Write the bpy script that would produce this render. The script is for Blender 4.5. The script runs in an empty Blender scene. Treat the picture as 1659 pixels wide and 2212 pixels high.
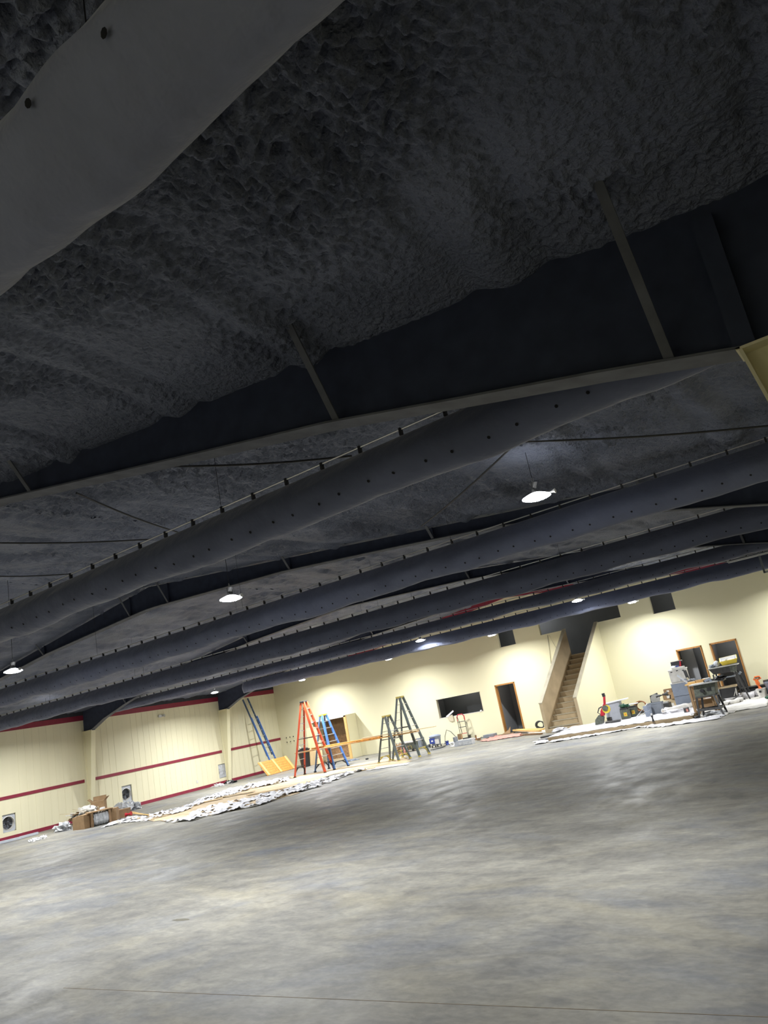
import bpy, math, random
import numpy as np
from mathutils import Vector, Matrix, noise
random.seed(7)
C = bpy.context.scene.collection
D = bpy.data

# ------------------------------------------------------------------ camera
PITCH, YAW, ROLL, FPX, EYE = math.radians(14.369), math.radians(-33.34), math.radians(-11.074), 1603.85, 2.15
_f = Vector((math.sin(YAW)*math.cos(PITCH), math.cos(YAW)*math.cos(PITCH), math.sin(PITCH)))
_r0 = Vector((math.cos(YAW), -math.sin(YAW), 0)); _u0 = _r0.cross(_f)
RT = _r0*math.cos(ROLL)+_u0*math.sin(ROLL); UP = -_r0*math.sin(ROLL)+_u0*math.cos(ROLL)
cam = D.objects.new('camera', D.cameras.new('camera')); C.objects.link(cam)
cam.matrix_world = Matrix(((RT.x, UP.x, -_f.x, 0), (RT.y, UP.y, -_f.y, 0), (RT.z, UP.z, -_f.z, EYE), (0, 0, 0, 1)))
cam.data.sensor_fit = 'HORIZONTAL'; cam.data.sensor_width = 36; cam.data.lens = 36*FPX/1659
cam.data.clip_start = .05; cam.data.clip_end = 200
bpy.context.scene.camera = cam
# ------------------------------------------------------------------ world, exposure, lamp strength
w = D.worlds.new('world'); bpy.context.scene.world = w; w.use_nodes = True
w.node_tree.nodes['Background'].inputs[0].default_value = (.02, .025, .035, 1)
w.node_tree.nodes['Background'].inputs[1].default_value = .3
vs = bpy.context.scene.view_settings
vs.view_transform = 'Standard'; vs.look = 'None'; vs.gamma = 1; vs.exposure = 0.0; vs.use_curve_mapping = False
LAMP_W = 190.0
LAMP_COL = (.955, .98, 1.0)
LAMP_Z = 4.13
LAMPS = [(-3.14, 8.0), (-8.23, 7.9), (-14.3, 7.8), (-20.6, 7.8), (-26.0, 7.8),
         (-8.3, 22.35), (-14.5, 22.75), (-21.4, 24.1), (-26.2, 23.4),
         (-2.9, 28.4), (-8.5, 28.5), (-14.55, 28.4), (-19.8, 28.1), (-25.4, 28.4),
         (-3.1, -5.5), (-8.3, -5.5), (-14.4, -5.5), (-21, -5.5), (-26.0, 15.3), (-20.3, 15.3)]  # lamps on this line are added out of view to brighten walls and floor
LAMP_K = [.9, .82, .75, .8, .8, 1.0, 1.05, 1.05, 1.0, .33, .33, .33, .34, .36, .3, .6, .9, 1.0, .7, .5]

# ------------------------------------------------------------------ places
XL, XR, YW, YB = -29.4, .35, 30.4, -9.0
XM = (XL+XR)/2; HS = (XR-XL)/2
def roof(x): return 4.30+.11*(HS-abs(x-XM))
def ray(px, py): return _f+RT*((px-829.5)/FPX)-UP*((py-1106)/FPX)
def hit(px, py, ax, v):
    d = ray(px, py); o = Vector((0, 0, EYE)); t = (v-o[ax])/d[ax]; return o+d*t
def G(px, py, z=0):
    q = hit(px, py, 2, z)
    if z < 1 and (q.y > YW-.35 or q.y < 0): q = hit(px, py, 1, YW-.35); q.z = z
    return q
def P(px, py, Y): return hit(px, py, 1, Y)
def L(px, py): return hit(px, py, 0, XL)

# ------------------------------------------------------------------ materials
def lin(h):
    c = [int(h[i:i+2], 16)/255 for i in (0, 2, 4)]
    return tuple(x/12.92 if x <= .04045 else ((x+.055)/1.055)**2.4 for x in c)+(1,)
def mat(name, col, rough=.6, metal=0, var=.12, vscale=6, bump=0, bscale=40, spec=.5, stretch=None, alpha=1, trans=0):
    m = D.materials.new(name); m.use_nodes = True; nt = m.node_tree; n = nt.nodes; l = nt.links
    b = n['Principled BSDF']; c = lin(col) if isinstance(col, str) else tuple(col)+(1,)
    b.inputs['Roughness'].default_value = rough; b.inputs['Metallic'].default_value = metal
    b.inputs['Specular IOR Level'].default_value = spec
    if alpha < 1: b.inputs['Alpha'].default_value = alpha
    if trans: b.inputs['Transmission Weight'].default_value = trans
    tc = n.new('ShaderNodeTexCoord'); mp = n.new('ShaderNodeMapping'); l.new(tc.outputs['Object'], mp.inputs[0])
    if stretch: mp.inputs['Scale'].default_value = stretch
    nz = n.new('ShaderNodeTexNoise'); nz.inputs['Scale'].default_value = vscale; nz.inputs['Detail'].default_value = 4
    l.new(mp.outputs[0], nz.inputs['Vector'])
    rp = n.new('ShaderNodeValToRGB'); rp.color_ramp.elements[0].position = .3; rp.color_ramp.elements[1].position = .7
    rp.color_ramp.elements[0].color = tuple(x*(1-var) for x in c[:3])+(1,)
    rp.color_ramp.elements[1].color = tuple(min(1, x*(1+var)) for x in c[:3])+(1,)
    l.new(nz.outputs[0], rp.inputs[0]); l.new(rp.outputs[0], b.inputs['Base Color'])
    if bump:
        n2 = n.new('ShaderNodeTexNoise'); n2.inputs['Scale'].default_value = bscale; n2.inputs['Detail'].default_value = 5
        l.new(mp.outputs[0], n2.inputs['Vector'])
        bp = n.new('ShaderNodeBump'); bp.inputs['Strength'].default_value = bump; bp.inputs['Distance'].default_value = .03
        l.new(n2.outputs[0], bp.inputs['Height']); l.new(bp.outputs[0], b.inputs['Normal'])
    return m
M = {}
M['cream'] = mat('cream_paint', (.74, .69, .47), .75, var=.02, vscale=.6)
M['cream_panel'] = mat('cream_panel', (.72, .67, .47), .6, var=.025, vscale=1.2, stretch=(1, 3, .15))
M['red'] = mat('maroon_trim', (.23, .018, .042), .45, var=.08)
M['black_steel'] = mat('black_steel', (.042, .05, .08), .75, var=.15, spec=.1)
M['black_paint'] = mat('black_paint', (.04, .042, .048), .8, var=.15, spec=.2)
M['flange'] = mat('flange_paint', (.11, .115, .13), .7, var=.2, spec=.2)
M['fabric'] = mat('duct_fabric', (.12, .135, .2), .85, var=.08, vscale=3, spec=.15, bump=.5, bscale=3.5)
M['fabric_near'] = mat('duct_fabric_paler', (.21, .225, .3), .85, var=.06, vscale=3, spec=.15, bump=.6, bscale=3)  # paler than the fabric of the other ducts
for q_ in ('fabric', 'fabric_near'):
    b_ = M[q_].node_tree.nodes['Principled BSDF']; b_.inputs['Sheen Weight'].default_value = .35; b_.inputs['Sheen Roughness'].default_value = .4
    for n_ in M[q_].node_tree.nodes:
        if n_.type == 'BUMP': n_.inputs['Distance'].default_value = .07
M['hole'] = mat('hole_black', (.003, .003, .005), .9)
M['grey_room'] = mat('grey_room', (.25, .255, .262), .9, var=.06, vscale=1.5)
M['silver'] = mat('silver', (.6, .6, .6), .35, .9)
M['alu'] = mat('aluminium', (.55, .55, .54), .45, .6)
M['white'] = mat('white', (.78, .78, .78), .6, var=.05)
M['offwhite'] = mat('off_white', (.62, .6, .56), .7, var=.12, vscale=8)
M['black'] = mat('black_plastic', (.02, .02, .022), .5, var=.2)
M['dark'] = mat('dark_metal', (.06, .06, .06), .5, .3, var=.3, vscale=12)
M['grey'] = mat('grey_plastic', (.2, .22, .25), .5, var=.12)
M['grey_light'] = mat('light_grey_plastic', (.42, .44, .48), .5, var=.08)
M['grey_blue'] = mat('blue_grey_plastic', (.23, .265, .33), .5, var=.08)
M['orange_red'] = mat('fibreglass_red', (.62, .09, .035), .45, var=.15, vscale=3)
M['blue_fg'] = mat('fibreglass_blue', (.06, .17, .5), .45, var=.15, vscale=3)
M['blue_dark'] = mat('fibreglass_dark_blue', (.07, .12, .22), .5, var=.2, vscale=3)
M['green_fg'] = mat('fibreglass_grey', (.09, .11, .11), .5, var=.2, vscale=3)
M['yellow'] = mat('yellow', (.65, .5, .05), .5, var=.12)
M['yellow_dull'] = mat('yellow_dull', (.5, .4, .1), .55, var=.2)
M['pine'] = mat('pine', (.6, .26, .05), .55, var=.5, vscale=7, stretch=(1, 5, 5))
M['pine_light'] = mat('pine_light', (.7, .44, .16), .6, var=.15, vscale=7, stretch=(1, 6, 6))
M['jamb'] = mat('door_jamb_pine', (.38, .18, .05), .55, var=.25, vscale=5, stretch=(4, 4, .5))
M['plank'] = mat('plank', (.6, .38, .17), .65, var=.25, vscale=5, stretch=(.6, 5, 5))
M['tan'] = mat('tan_board', (.5, .39, .24), .75, var=.12, vscale=2.5)
M['tan_cap'] = mat('tan_cap', (.52, .46, .33), .7, var=.15, vscale=3)
M['osb'] = mat('osb', (.3, .17, .08), .8, var=.35, vscale=14)
M['ply'] = mat('plywood', (.68, .5, .27), .65, var=.1, vscale=3, stretch=(4, 4, .4))
M['card'] = mat('cardboard', (.27, .17, .085), .85, var=.15, vscale=5)
M['card_dark'] = mat('cardboard_dark', (.2, .12, .06), .85, var=.2, vscale=5)
M['film'] = mat('white_film', (.66, .65, .67), .35, var=.12, vscale=9, bump=.5, bscale=18)
M['film_grey'] = mat('grey_film', (.45, .46, .48), .3, var=.25, vscale=9, bump=.5, bscale=18)
M['paper'] = mat('kraft_paper', (.52, .4, .25), .8, var=.25, vscale=2.2, bump=.3, bscale=6)
M['edge_board'] = mat('platform_edge', (.28, .21, .12), .8, var=.15, vscale=3)
M['rosin'] = mat('rosin_paper', (.5, .22, .18), .8, var=.2, vscale=4, bump=.3, bscale=8)
M['saw_red'] = mat('tool_red', (.45, .015, .03), .4, var=.1)
M['tool_blue'] = mat('tool_blue', (.03, .06, .3), .45, var=.1)
M['tool_green'] = mat('dark_green_grey', (.09, .1, .08), .6, var=.4, vscale=14)
M['orange'] = mat('orange', (.75, .16, .03), .45, var=.1)
M['brown'] = mat('brown', (.25, .1, .03), .6, var=.3, vscale=14)
M['mint'] = mat('green_plastic', (.02, .09, .05), .5)

def foam_mat():
    m = D.materials.new('black_spray_foam'); m.use_nodes = True; nt = m.node_tree; n = nt.nodes; l = nt.links
    b = n['Principled BSDF']; b.inputs['Roughness'].default_value = .5; b.inputs['Specular IOR Level'].default_value = .4
    tc = n.new('ShaderNodeTexCoord')
    n1 = n.new('ShaderNodeTexNoise'); n1.inputs['Scale'].default_value = 1.1; n1.inputs['Detail'].default_value = 5
    n2 = n.new('ShaderNodeTexNoise'); n2.inputs['Scale'].default_value = 34; n2.inputs['Detail'].default_value = 5; n2.inputs['Distortion'].default_value = .15
    for q in (n1, n2): l.new(tc.outputs['Object'], q.inputs['Vector'])
    rp = n.new('ShaderNodeValToRGB'); e = rp.color_ramp.elements
    e[0].position = .35; e[0].color = (.12, .137, .19, 1); e[1].position = .65; e[1].color = (.185, .207, .28, 1)
    l.new(n1.outputs[0], rp.inputs[0]); l.new(rp.outputs[0], b.inputs['Base Color'])
    bp = n.new('ShaderNodeBump'); bp.inputs['Strength'].default_value = 1; bp.inputs['Distance'].default_value = .04
    l.new(n2.outputs[0], bp.inputs['Height']); l.new(bp.outputs[0], b.inputs['Normal'])
    return m
M['foam'] = foam_mat()

def floor_mat():
    m = D.materials.new('polished_concrete'); m.use_nodes = True; nt = m.node_tree; n = nt.nodes; l = nt.links
    b = n['Principled BSDF']; b.inputs['Specular IOR Level'].default_value = .35
    tc = n.new('ShaderNodeTexCoord')
    def nz(scale, detail, st, dist=0, off=(0, 0, 0)):
        mp = n.new('ShaderNodeMapping'); mp.inputs['Scale'].default_value = st; mp.inputs['Location'].default_value = off
        mp.inputs['Rotation'].default_value = (0, 0, math.radians(8))
        l.new(tc.outputs['Object'], mp.inputs[0])
        q = n.new('ShaderNodeTexNoise'); q.inputs['Scale'].default_value = scale; q.inputs['Detail'].default_value = detail
        q.inputs['Distortion'].default_value = dist; q.inputs['Roughness'].default_value = .62
        l.new(mp.outputs[0], q.inputs['Vector']); return q.outputs[0]
    def ramp(src, p0, c0, p1, c1):
        r = n.new('ShaderNodeValToRGB'); e = r.color_ramp.elements
        e[0].position = p0; e[0].color = c0+(1,); e[1].position = p1; e[1].color = c1+(1,); l.new(src, r.inputs[0]); return r.outputs[0]
    def mix(a, bb, fac, mode='MIX'):
        x = n.new('ShaderNodeMix'); x.data_type = 'RGBA'; x.blend_type = mode
        l.new(a, x.inputs[6]); l.new(bb, x.inputs[7])
        if isinstance(fac, float): x.inputs[0].default_value = fac
        else: l.new(fac, x.inputs[0])
        return x.outputs[2]
    base = ramp(nz(.8, 9, (.8, 1, 1), .6), .34, (.175, .166, .146), .66, (.27, .257, .222))
    streak = ramp(nz(2.6, 12, (.45, 1.1, 1), .7, (3, 1, 0)), .36, (.74, .745, .77), .64, (1.16, 1.16, 1.14))
    c = mix(base, streak, .9, 'MULTIPLY')
    blue = ramp(nz(.55, 9, (.6, 1, 1), .8, (7, 3, 0)), .5, (0, 0, 0), .68, (.85, .85, .85))
    rb = n.new('ShaderNodeRGB'); rb.outputs[0].default_value = (.15, .16, .185, 1)
    c = mix(c, rb.outputs[0], blue)
    yel = ramp(nz(.6, 9, (.6, 1, 1), .8, (17, 9, 0)), .5, (0, 0, 0), .72, (.8, .8, .8))
    ry = n.new('ShaderNodeRGB'); ry.outputs[0].default_value = (.28, .255, .19, 1)
    c = mix(c, ry.outputs[0], yel)
    fine = ramp(nz(20, 8, (.6, 1, 1)), .3, (.8, .8, .8), .7, (1.15, 1.15, 1.15))
    c = mix(c, fine, .8, 'MULTIPLY')
    mott = ramp(nz(6.5, 12, (.55, 1, 1), .9, (5, 5, 0)), .36, (.83, .835, .86), .64, (1.12, 1.115, 1.09)); c = mix(c, mott, .9, 'MULTIPLY')
    l.new(c, b.inputs['Base Color'])
    rr = ramp(nz(2, 6, (1, .5, 1), .2, (2, 2, 2)), .3, (.42, .42, .42), .7, (.7, .7, .7)); l.new(rr, b.inputs['Roughness'])
    return m
M['floor'] = floor_mat()
def emis(name, col, s):
    m = D.materials.new(name); m.use_nodes = True; b = m.node_tree.nodes['Principled BSDF']
    b.inputs['Emission Color'].default_value = tuple(col)+(1,); b.inputs['Emission Strength'].default_value = s
    b.inputs['Base Color'].default_value = (.8, .8, .8, 1); return m
M['lens'] = emis('lamp_lens', LAMP_COL, 60); M['shade'] = emis('lamp_shade', LAMP_COL, 9)

# ------------------------------------------------------------------ mesh helpers
def basis(d):
    d = d.normalized(); a = Vector((0, 0, 1)) if abs(d.z) < .95 else Vector((1, 0, 0))
    u = d.cross(a).normalized(); return u, u.cross(d).normalized()
class MB:
    def __init__(s): s.v = []; s.f = []; s.mi = []; s.cur = 0
    def face(s, ids): s.f.append(ids); s.mi.append(s.cur)
    def box(s, cx, cy, z0, sx, sy, sz, rz=0, rx=0, ry=0):
        R = Matrix.Rotation(rz, 3, 'Z') @ Matrix.Rotation(ry, 3, 'Y') @ Matrix.Rotation(rx, 3, 'X'); b = len(s.v)
        for dz in (0, 1):
            for dx, dy in ((-.5, -.5), (.5, -.5), (.5, .5), (-.5, .5)):
                p = R @ Vector((dx*sx, dy*sy, dz*sz)); s.v.append((cx+p.x, cy+p.y, z0+p.z))
        for q in ((3, 2, 1, 0), (4, 5, 6, 7), (0, 1, 5, 4), (1, 2, 6, 5), (2, 3, 7, 6), (3, 0, 4, 7)): s.face([b+i for i in q])
        return s
    def bar(s, p0, p1, wd, th, upv=None):
        p0 = Vector(p0); p1 = Vector(p1); d = (p1-p0).normalized()
        u = Vector(upv).normalized() if upv else basis(d)[1]
        u = (u-d*u.dot(d)).normalized(); r = d.cross(u); b = len(s.v)
        for p in (p0, p1):
            for a, c in ((-.5, -.5), (.5, -.5), (.5, .5), (-.5, .5)): s.v.append(tuple(p+r*a*wd+u*c*th))
        for q in ((3, 2, 1, 0), (4, 5, 6, 7), (0, 1, 5, 4), (1, 2, 6, 5), (2, 3, 7, 6), (3, 0, 4, 7)): s.face([b+i for i in q])
        return s
    def tube(s, pts, r, n=8, cap=True):
        pts = [Vector(p) for p in pts]; b = len(s.v); rs = r if isinstance(r, (list, tuple)) else [r]*len(pts); u = None
        for i, p in enumerate(pts):
            d = (pts[min(i+1, len(pts)-1)]-pts[max(i-1, 0)]).normalized()
            if u is None: u, v = basis(d)
            else:
                u = (u-d*u.dot(d)); u = u.normalized() if u.length > 1e-6 else basis(d)[0]; v = d.cross(u)
            for k in range(n):
                a = 2*math.pi*k/n; s.v.append(tuple(p+(u*math.cos(a)+v*math.sin(a))*rs[i]))
        for i in range(len(pts)-1):
            for k in range(n): s.face([b+i*n+k, b+i*n+(k+1) % n, b+(i+1)*n+(k+1) % n, b+(i+1)*n+k])
        if cap: s.face([b+k for k in range(n)][::-1]); s.face([b+(len(pts)-1)*n+k for k in range(n)])
        return s
    def cyl(s, c, r, h, n=20, r2=None): return s.tube([c, (c[0], c[1], c[2]+h)], [r, r if r2 is None else r2], n)
    def lathe(s, prof, c=(0, 0, 0), n=24):
        b = len(s.v)
        for r, z in prof:
            for k in range(n): a = 2*math.pi*k/n; s.v.append((c[0]+r*math.cos(a), c[1]+r*math.sin(a), c[2]+z))
        for i in range(len(prof)-1):
            for k in range(n): s.face([b+i*n+k, b+i*n+(k+1) % n, b+(i+1)*n+(k+1) % n, b+(i+1)*n+k])
        s.face([b+k for k in range(n)][::-1]); s.face([b+(len(prof)-1)*n+k for k in range(n)]); return s
    def prism(s, poly, ext):
        b = len(s.v); n = len(poly); e = Vector(ext)
        for p in poly: s.v.append(tuple(p))
        for p in poly: s.v.append(tuple(Vector(p)+e))
        s.face(list(range(b, b+n))[::-1]); s.face(list(range(b+n, b+2*n)))
        for i in range(n): s.face([b+i, b+(i+1) % n, b+n+(i+1) % n, b+n+i])
        return s
    def quad(s, *p):
        b = len(s.v); s.v += [tuple(q) for q in p]; s.face([b+i for i in range(len(p))]); return s
    def blob(s, c, r, amp=.25, sc=3, n=14, m=9, seed=0, flat=True):
        b = len(s.v)
        for j in range(m+1):
            th = math.pi*j/m
            for k in range(n):
                ph = 2*math.pi*k/n; d = Vector((math.sin(th)*math.cos(ph), math.sin(th)*math.sin(ph), math.cos(th)))
                q = 1+amp*noise.noise(d*sc+Vector((seed*3.1, seed, 0)))*1.6
                x, y, z = d.x*r[0]*q, d.y*r[1]*q, d.z*r[2]*q
                s.v.append((c[0]+x, c[1]+y, max(c[2]+z, .0 if flat else -9)))
        for j in range(m):
            for k in range(n): s.face([b+j*n+k, b+(j+1)*n+k, b+(j+1)*n+(k+1) % n, b+j*n+(k+1) % n])
        return s
    def build(s, name, m, parent=None, smooth=False, bevel=0):
        me = D.meshes.new(name); me.from_pydata(s.v, [], s.f); me.validate(clean_customdata=False)
        o = D.objects.new(name, me); C.objects.link(o)
        for q in (m if isinstance(m, (list, tuple)) else [m]): me.materials.append(M[q] if isinstance(q, str) else q)
        if len(me.polygons) == len(s.mi): me.polygons.foreach_set('material_index', s.mi)
        if smooth: me.polygons.foreach_set('use_smooth', [True]*len(me.polygons))
        if parent: o.parent = parent
        if bevel:
            mo = o.modifiers.new('bevel', 'BEVEL'); mo.width = bevel; mo.segments = 2; mo.limit_method = 'ANGLE'
        return o
def tag(o, label, cat, group=None, kind=None):
    if label: o['label'] = label
    if cat: o['category'] = cat
    if group: o['group'] = group
    if kind: o['kind'] = kind
    return o
def thing(name, label, cat, loc=(0, 0, 0), rz=0, group=None):
    o = D.objects.new(name, None); C.objects.link(o); o.location = loc; o.rotation_euler = (0, 0, rz); o.empty_display_size = .1
    return tag(o, label, cat, group)
def struct(name, mb, m, **k):
    o = mb.build(name, m, **k) if isinstance(mb, MB) else mb
    o['kind'] = 'structure'; return o
def kids(o): return [c for c in D.objects if c.parent == o]
def copy_tree(o, parent=None):
    ks = kids(o); c = o.copy(); C.objects.link(c); c.parent = parent
    for k in ks: copy_tree(k, c)
    return c

# ================================================================== SETTING
fl = MB(); fl.quad((XL-.3, YB-.3, 0), (XR+.3, YB-.3, 0), (XR+.3, 36, 0), (XL-.3, 36, 0))
floor = struct('floor', fl, 'floor')
a, b = G(350, 2143), G(1659, 2197)
d = (b-a).normalized()
cj = MB().bar(a-d*1.5+Vector((0, 0, .0005)), b+d*1.0+Vector((0, 0, .0005)), .007, .002, (0, 0, 1))
M['joint'] = mat('joint_dust', (.2, .16, .11), .9, var=.3, vscale=5); cj.build('control_joint', 'joint', floor)
st = MB()
c0 = G(391, 1987)
for k in range(1):
    n_ = 18; st.quad(*[(c0.x+.16*math.cos(t*2*math.pi/n_)*(1+.25*math.sin(3*t)), c0.y+.05*math.sin(t*2*math.pi/n_), .001) for t in range(n_)])
M['stain'] = mat('stain', (.12, .11, .08), .6, var=.2); st.build('floor_stain', 'stain', floor)

# ceiling : sprayed foam on two roof slopes
def ceiling():
    vs_, fs_ = [], []
    def patch(x0, x1, y0, y1, s, det):
        nx = max(1, round((x1-x0)/s)); ny = max(1, round((y1-y0)/s)); b = len(vs_)
        for j in range(ny+1):
            y = y0+(y1-y0)*j/ny
            for i in range(nx+1):
                x = x0+(x1-x0)*i/nx; z = roof(x)
                edge = min(x-x0, x1-x, y-y0, y1-y); fade = min(1, max(0, edge/.15)) if not det else 1
                u = (x-.35+.55*noise.noise(Vector((x*.3, y*.35, 5))))/1.52; fr = abs(u-round(u))*1.52
                z -= .07*math.exp(-(fr/.10)**2)*(.6+.6*noise.noise(Vector((x*.6, y*.8, 1)))) - .035*math.exp(-((fr-.22)/.08)**2)
                fd = min(1, .12+1.1*min(abs(y-fy) for fy in (-3.6, 3.9, 11.35, 18.9, 26.4)))
                z += .06*fd*noise.noise(Vector((x*1.3, y*1.1, 0)))
                if det:
                    amp = min(1.3, max(.3, .75+1.4*noise.noise(Vector((x*.9+4, y*.8, 8)))))*min(1, fd*1.4)
                    wx = x+.05*noise.noise(Vector((x*4, y*4, 2))); wy = y+.05*noise.noise(Vector((x*4, y*4, 12)))
                    a1 = noise.noise(Vector((wx*8, wy*9, 0))); a2 = noise.noise(Vector((wx*21, wy*25, 4)))
                    z -= amp*(.035*a1+.07*a2)
                for fy in (-3.6, 3.9, 11.35, 18.9, 26.4):
                    dd = abs(y-fy)
                    if dd < .5: z -= (.07 if fy == 3.9 else .0)*math.exp(-((dd)/.2)**2)
                vs_.append((x, y, z))
        for j in range(ny):
            for i in range(nx):
                k = b+j*(nx+1)+i; fs_.append((k, k+nx+1, k+nx+2, k+1))
    patch(-4.6, XR+.2, .5, 3.9, .0115, True)
    patch(-8.2, -4.6, .5, 3.9, .018, True)
    patch(-8.2, XR+.2, .3, .5, .05, True)
    patch(-8.2, XR+.2, 3.9, 11.35, .035, True)
    patch(XM, -8.2, .3, 11.35, .06, True)
    patch(XM, XR+.2, 11.35, 36, .12, True)
    patch(XL-.2, XM, 2, 36, .12, True)
    patch(XM, XR+.2, YB-.3, .3, .4, False)
    patch(XL-.2, XM, YB-.3, 2, .4, False)
    me = D.meshes.new('ceiling'); me.from_pydata(vs_, [], fs_); me.materials.append(M['foam'])
    me.polygons.foreach_set('use_smooth', [True]*len(me.polygons))
    o = D.objects.new('ceiling', me); C.objects.link(o); o['kind'] = 'structure'
ceiling()

def wall_grid(name, us, zs, holes, place, thick, m):
    """us, zs: cut positions; holes: list of (u0,u1,z0,z1); place(u,z,d) -> world, d = depth into the wall"""
    mb = MB(); us = sorted(set(us)); zs = sorted(set(zs))
    def solid(i, j):
        if i < 0 or j < 0 or i >= len(us)-1 or j >= len(zs)-1: return False
        u = (us[i]+us[i+1])/2; z = (zs[j]+zs[j+1])/2
        return not any(h[0] < u < h[1] and h[2] < z < h[3] for h in holes)
    for i in range(len(us)-1):
        for j in range(len(zs)-1):
            if not solid(i, j): continue
            u0, u1, z0, z1 = us[i], us[i+1], zs[j], zs[j+1]
            mb.quad(place(u0, z0, 0), place(u1, z0, 0), place(u1, z1, 0), place(u0, z1, 0))
            mb.quad(place(u0, z0, thick), place(u0, z1, thick), place(u1, z1, thick), place(u1, z0, thick))
            if not solid(i-1, j): mb.quad(place(u0, z0, 0), place(u0, z1, 0), place(u0, z1, thick), place(u0, z0, thick))
            if not solid(i+1, j): mb.quad(place(u1, z0, 0), place(u1, z0, thick), place(u1, z1, thick), place(u1, z1, 0))
            if not solid(i, j-1): mb.quad(place(u0, z0, 0), place(u0, z0, thick), place(u1, z0, thick), place(u1, z0, 0))
            if not solid(i, j+1): mb.quad(place(u0, z1, 0), place(u1, z1, 0), place(u1, z1, thick), place(u0, z1, thick))
    return struct(name, mb, m)

# far wall with its openings
def X_(px, py): return P(px, py, YW).x
def Z_(px, py): return P(px, py, YW).z
d1 = (X_(1069, 1480), X_(1110, 1474), 0, 2.07)
d2 = (X_(1461, 1405), X_(1513, 1394), 0, 2.07)
d3 = (X_(1533, 1390), X_(1588, 1379), 0, 2.07)
wn = (X_(941, 1511), X_(1036, 1493), Z_(949, 1553), Z_(1036, 1494))
u1 = (X_(1073, 1369), X_(1107, 1359), 3.66, 4.55)
u2 = (X_(1402, 1293), X_(1450, 1282), 3.62, 4.45)
T0 = (-13.28, -9.68, 3.79, 4.62)
T1 = (-12.24, -10.74, 2.62, 3.79)
ST = (-12.2, -10.8, -1, 2.7)
holes = [d1, d2, d3, wn, u1, u2, T0, T1]
us = [XL-.15, XR+.15, XM]+[h[i] for h in holes for i in (0, 1)]
zs = [0, 6.2]+[h[i] for h in holes for i in (2, 3)]
def far_place(u, z, dd): return (u, YW+dd, min(z, roof(u)+.12))
wall_grid('wall_far', us, zs, holes, far_place, .14, 'cream')

# left wall with three square fan openings
def YL(px, py): return L(px, py).y
fans = []
for (xa, ya, xb, yb) in ((5, 1763, 31, 1793), (262.5, 1700, 284, 1730), (471, 1653, 490, 1677)):
    A_, B_ = L(xa, ya), L(xb, yb); fans.append((A_.y, B_.y+.08, B_.z-.02, A_.z+.02))
us = [YB-.2, YW+.1]+[h[i] for h in fans for i in (0, 1)]; zs = [0, 4.45]+[h[i] for h in fans for i in (2, 3)]
wall_grid('wall_left', us, zs, fans, lambda u, z, dd: (XL-dd, u, z), .2, 'cream_panel')
# shallow standing ribs of the panels
rb = MB(); y = YB
while y < YW-.3:
    if not any(f[0]-.03 < y < f[1]+.03 for f in fans): rb.box(XL+.002, y, .12, .008, .02, 3.8)
    y += .305
struct('trim_1', rb, 'cream_panel')
struct('wall_right', MB().box(XR+.08, (YW+YB)/2, 0, .16, YW-YB+.4, 4.45), 'cream_panel')
struct('wall_back', MB().box(XM, YB-.1, 0, XR-XL+.4, .2, 6), 'cream')
def strip(name, y0, y1, z0, z1, m='red', th=.02): return struct(name, MB().box(XL+th/2, (y0+y1)/2, z0, th, y1-y0, z1-z0), m)
cols = [-3.6, 3.9, 11.35, 18.9, 26.4]
strip('trim_2', YB, YW, 3.93, 4.14)
strip('trim_20', YB, YW, 4.14, 4.45, 'black_paint', .03)
n = 3
segs = [(YB, 11.2), (11.5, 18.72), (19.08, 26.22), (26.58, YW)]
for s0, s1 in segs: strip('trim_%d' % n, s0, s1, 1.44, 1.56, th=.025); n += 1
strip('baseboard_left', YB, YW, 0, .13, th=.025)
tr = MB()
for xa, xb in ((XL+3, XM), (XM, XR)):
    tr.prism([(xa, YW-.02, roof(xa)-.2), (xb, YW-.02, roof(xb)-.2), (xb, YW-.02, roof(xb)+.02), (xa, YW-.02, roof(xa)+.02)], (0, .018, 0))
struct('trim_%d' % n, tr, 'red'); n += 1

# rooms behind the openings
def room(name, x0, x1, y0, y1, z0, z1, m='grey_room', fl=True):
    mb = MB(); t = .1
    mb.box((x0+x1)/2, y1+t/2, z0, x1-x0+2*t, t, z1-z0)
    mb.box(x0-t/2, (y0+y1)/2, z0, t, y1-y0, z1-z0); mb.box(x1+t/2, (y0+y1)/2, z0, t, y1-y0, z1-z0)
    mb.box((x0+x1)/2, (y0+y1)/2, z1, x1-x0+2*t, y1-y0, t)
    if fl: mb.box((x0+x1)/2, (y0+y1)/2, z0-.02, x1-x0+2*t, y1-y0, .02)
    return struct(name, mb, m)
y0 = YW+.141
room('wall_mezzanine', -17.5, -5.2, y0, y0+2.6, 2.62, 4.92)
room('wall_window_room', wn[0]-.6, wn[1]+.5, y0, y0+1.5, 0, 2.45)
room('wall_left_door_room', d1[0]-.25, d1[1]+1.4, y0, y0+1.7, 0, 2.45)
room('wall_middle_door_room', d2[0]-.5, d2[1]+.12, y0, y0+1.0, 0, 2.45)
struct('wall_partition', MB().box(d2[0]+.2, y0+.55, 0, .5, .1, 2.4), 'grey_room')
room('wall_right_door_room', d3[0]-.06, d3[1]+.9, y0, y0+1.1, 0, 2.45)
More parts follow.
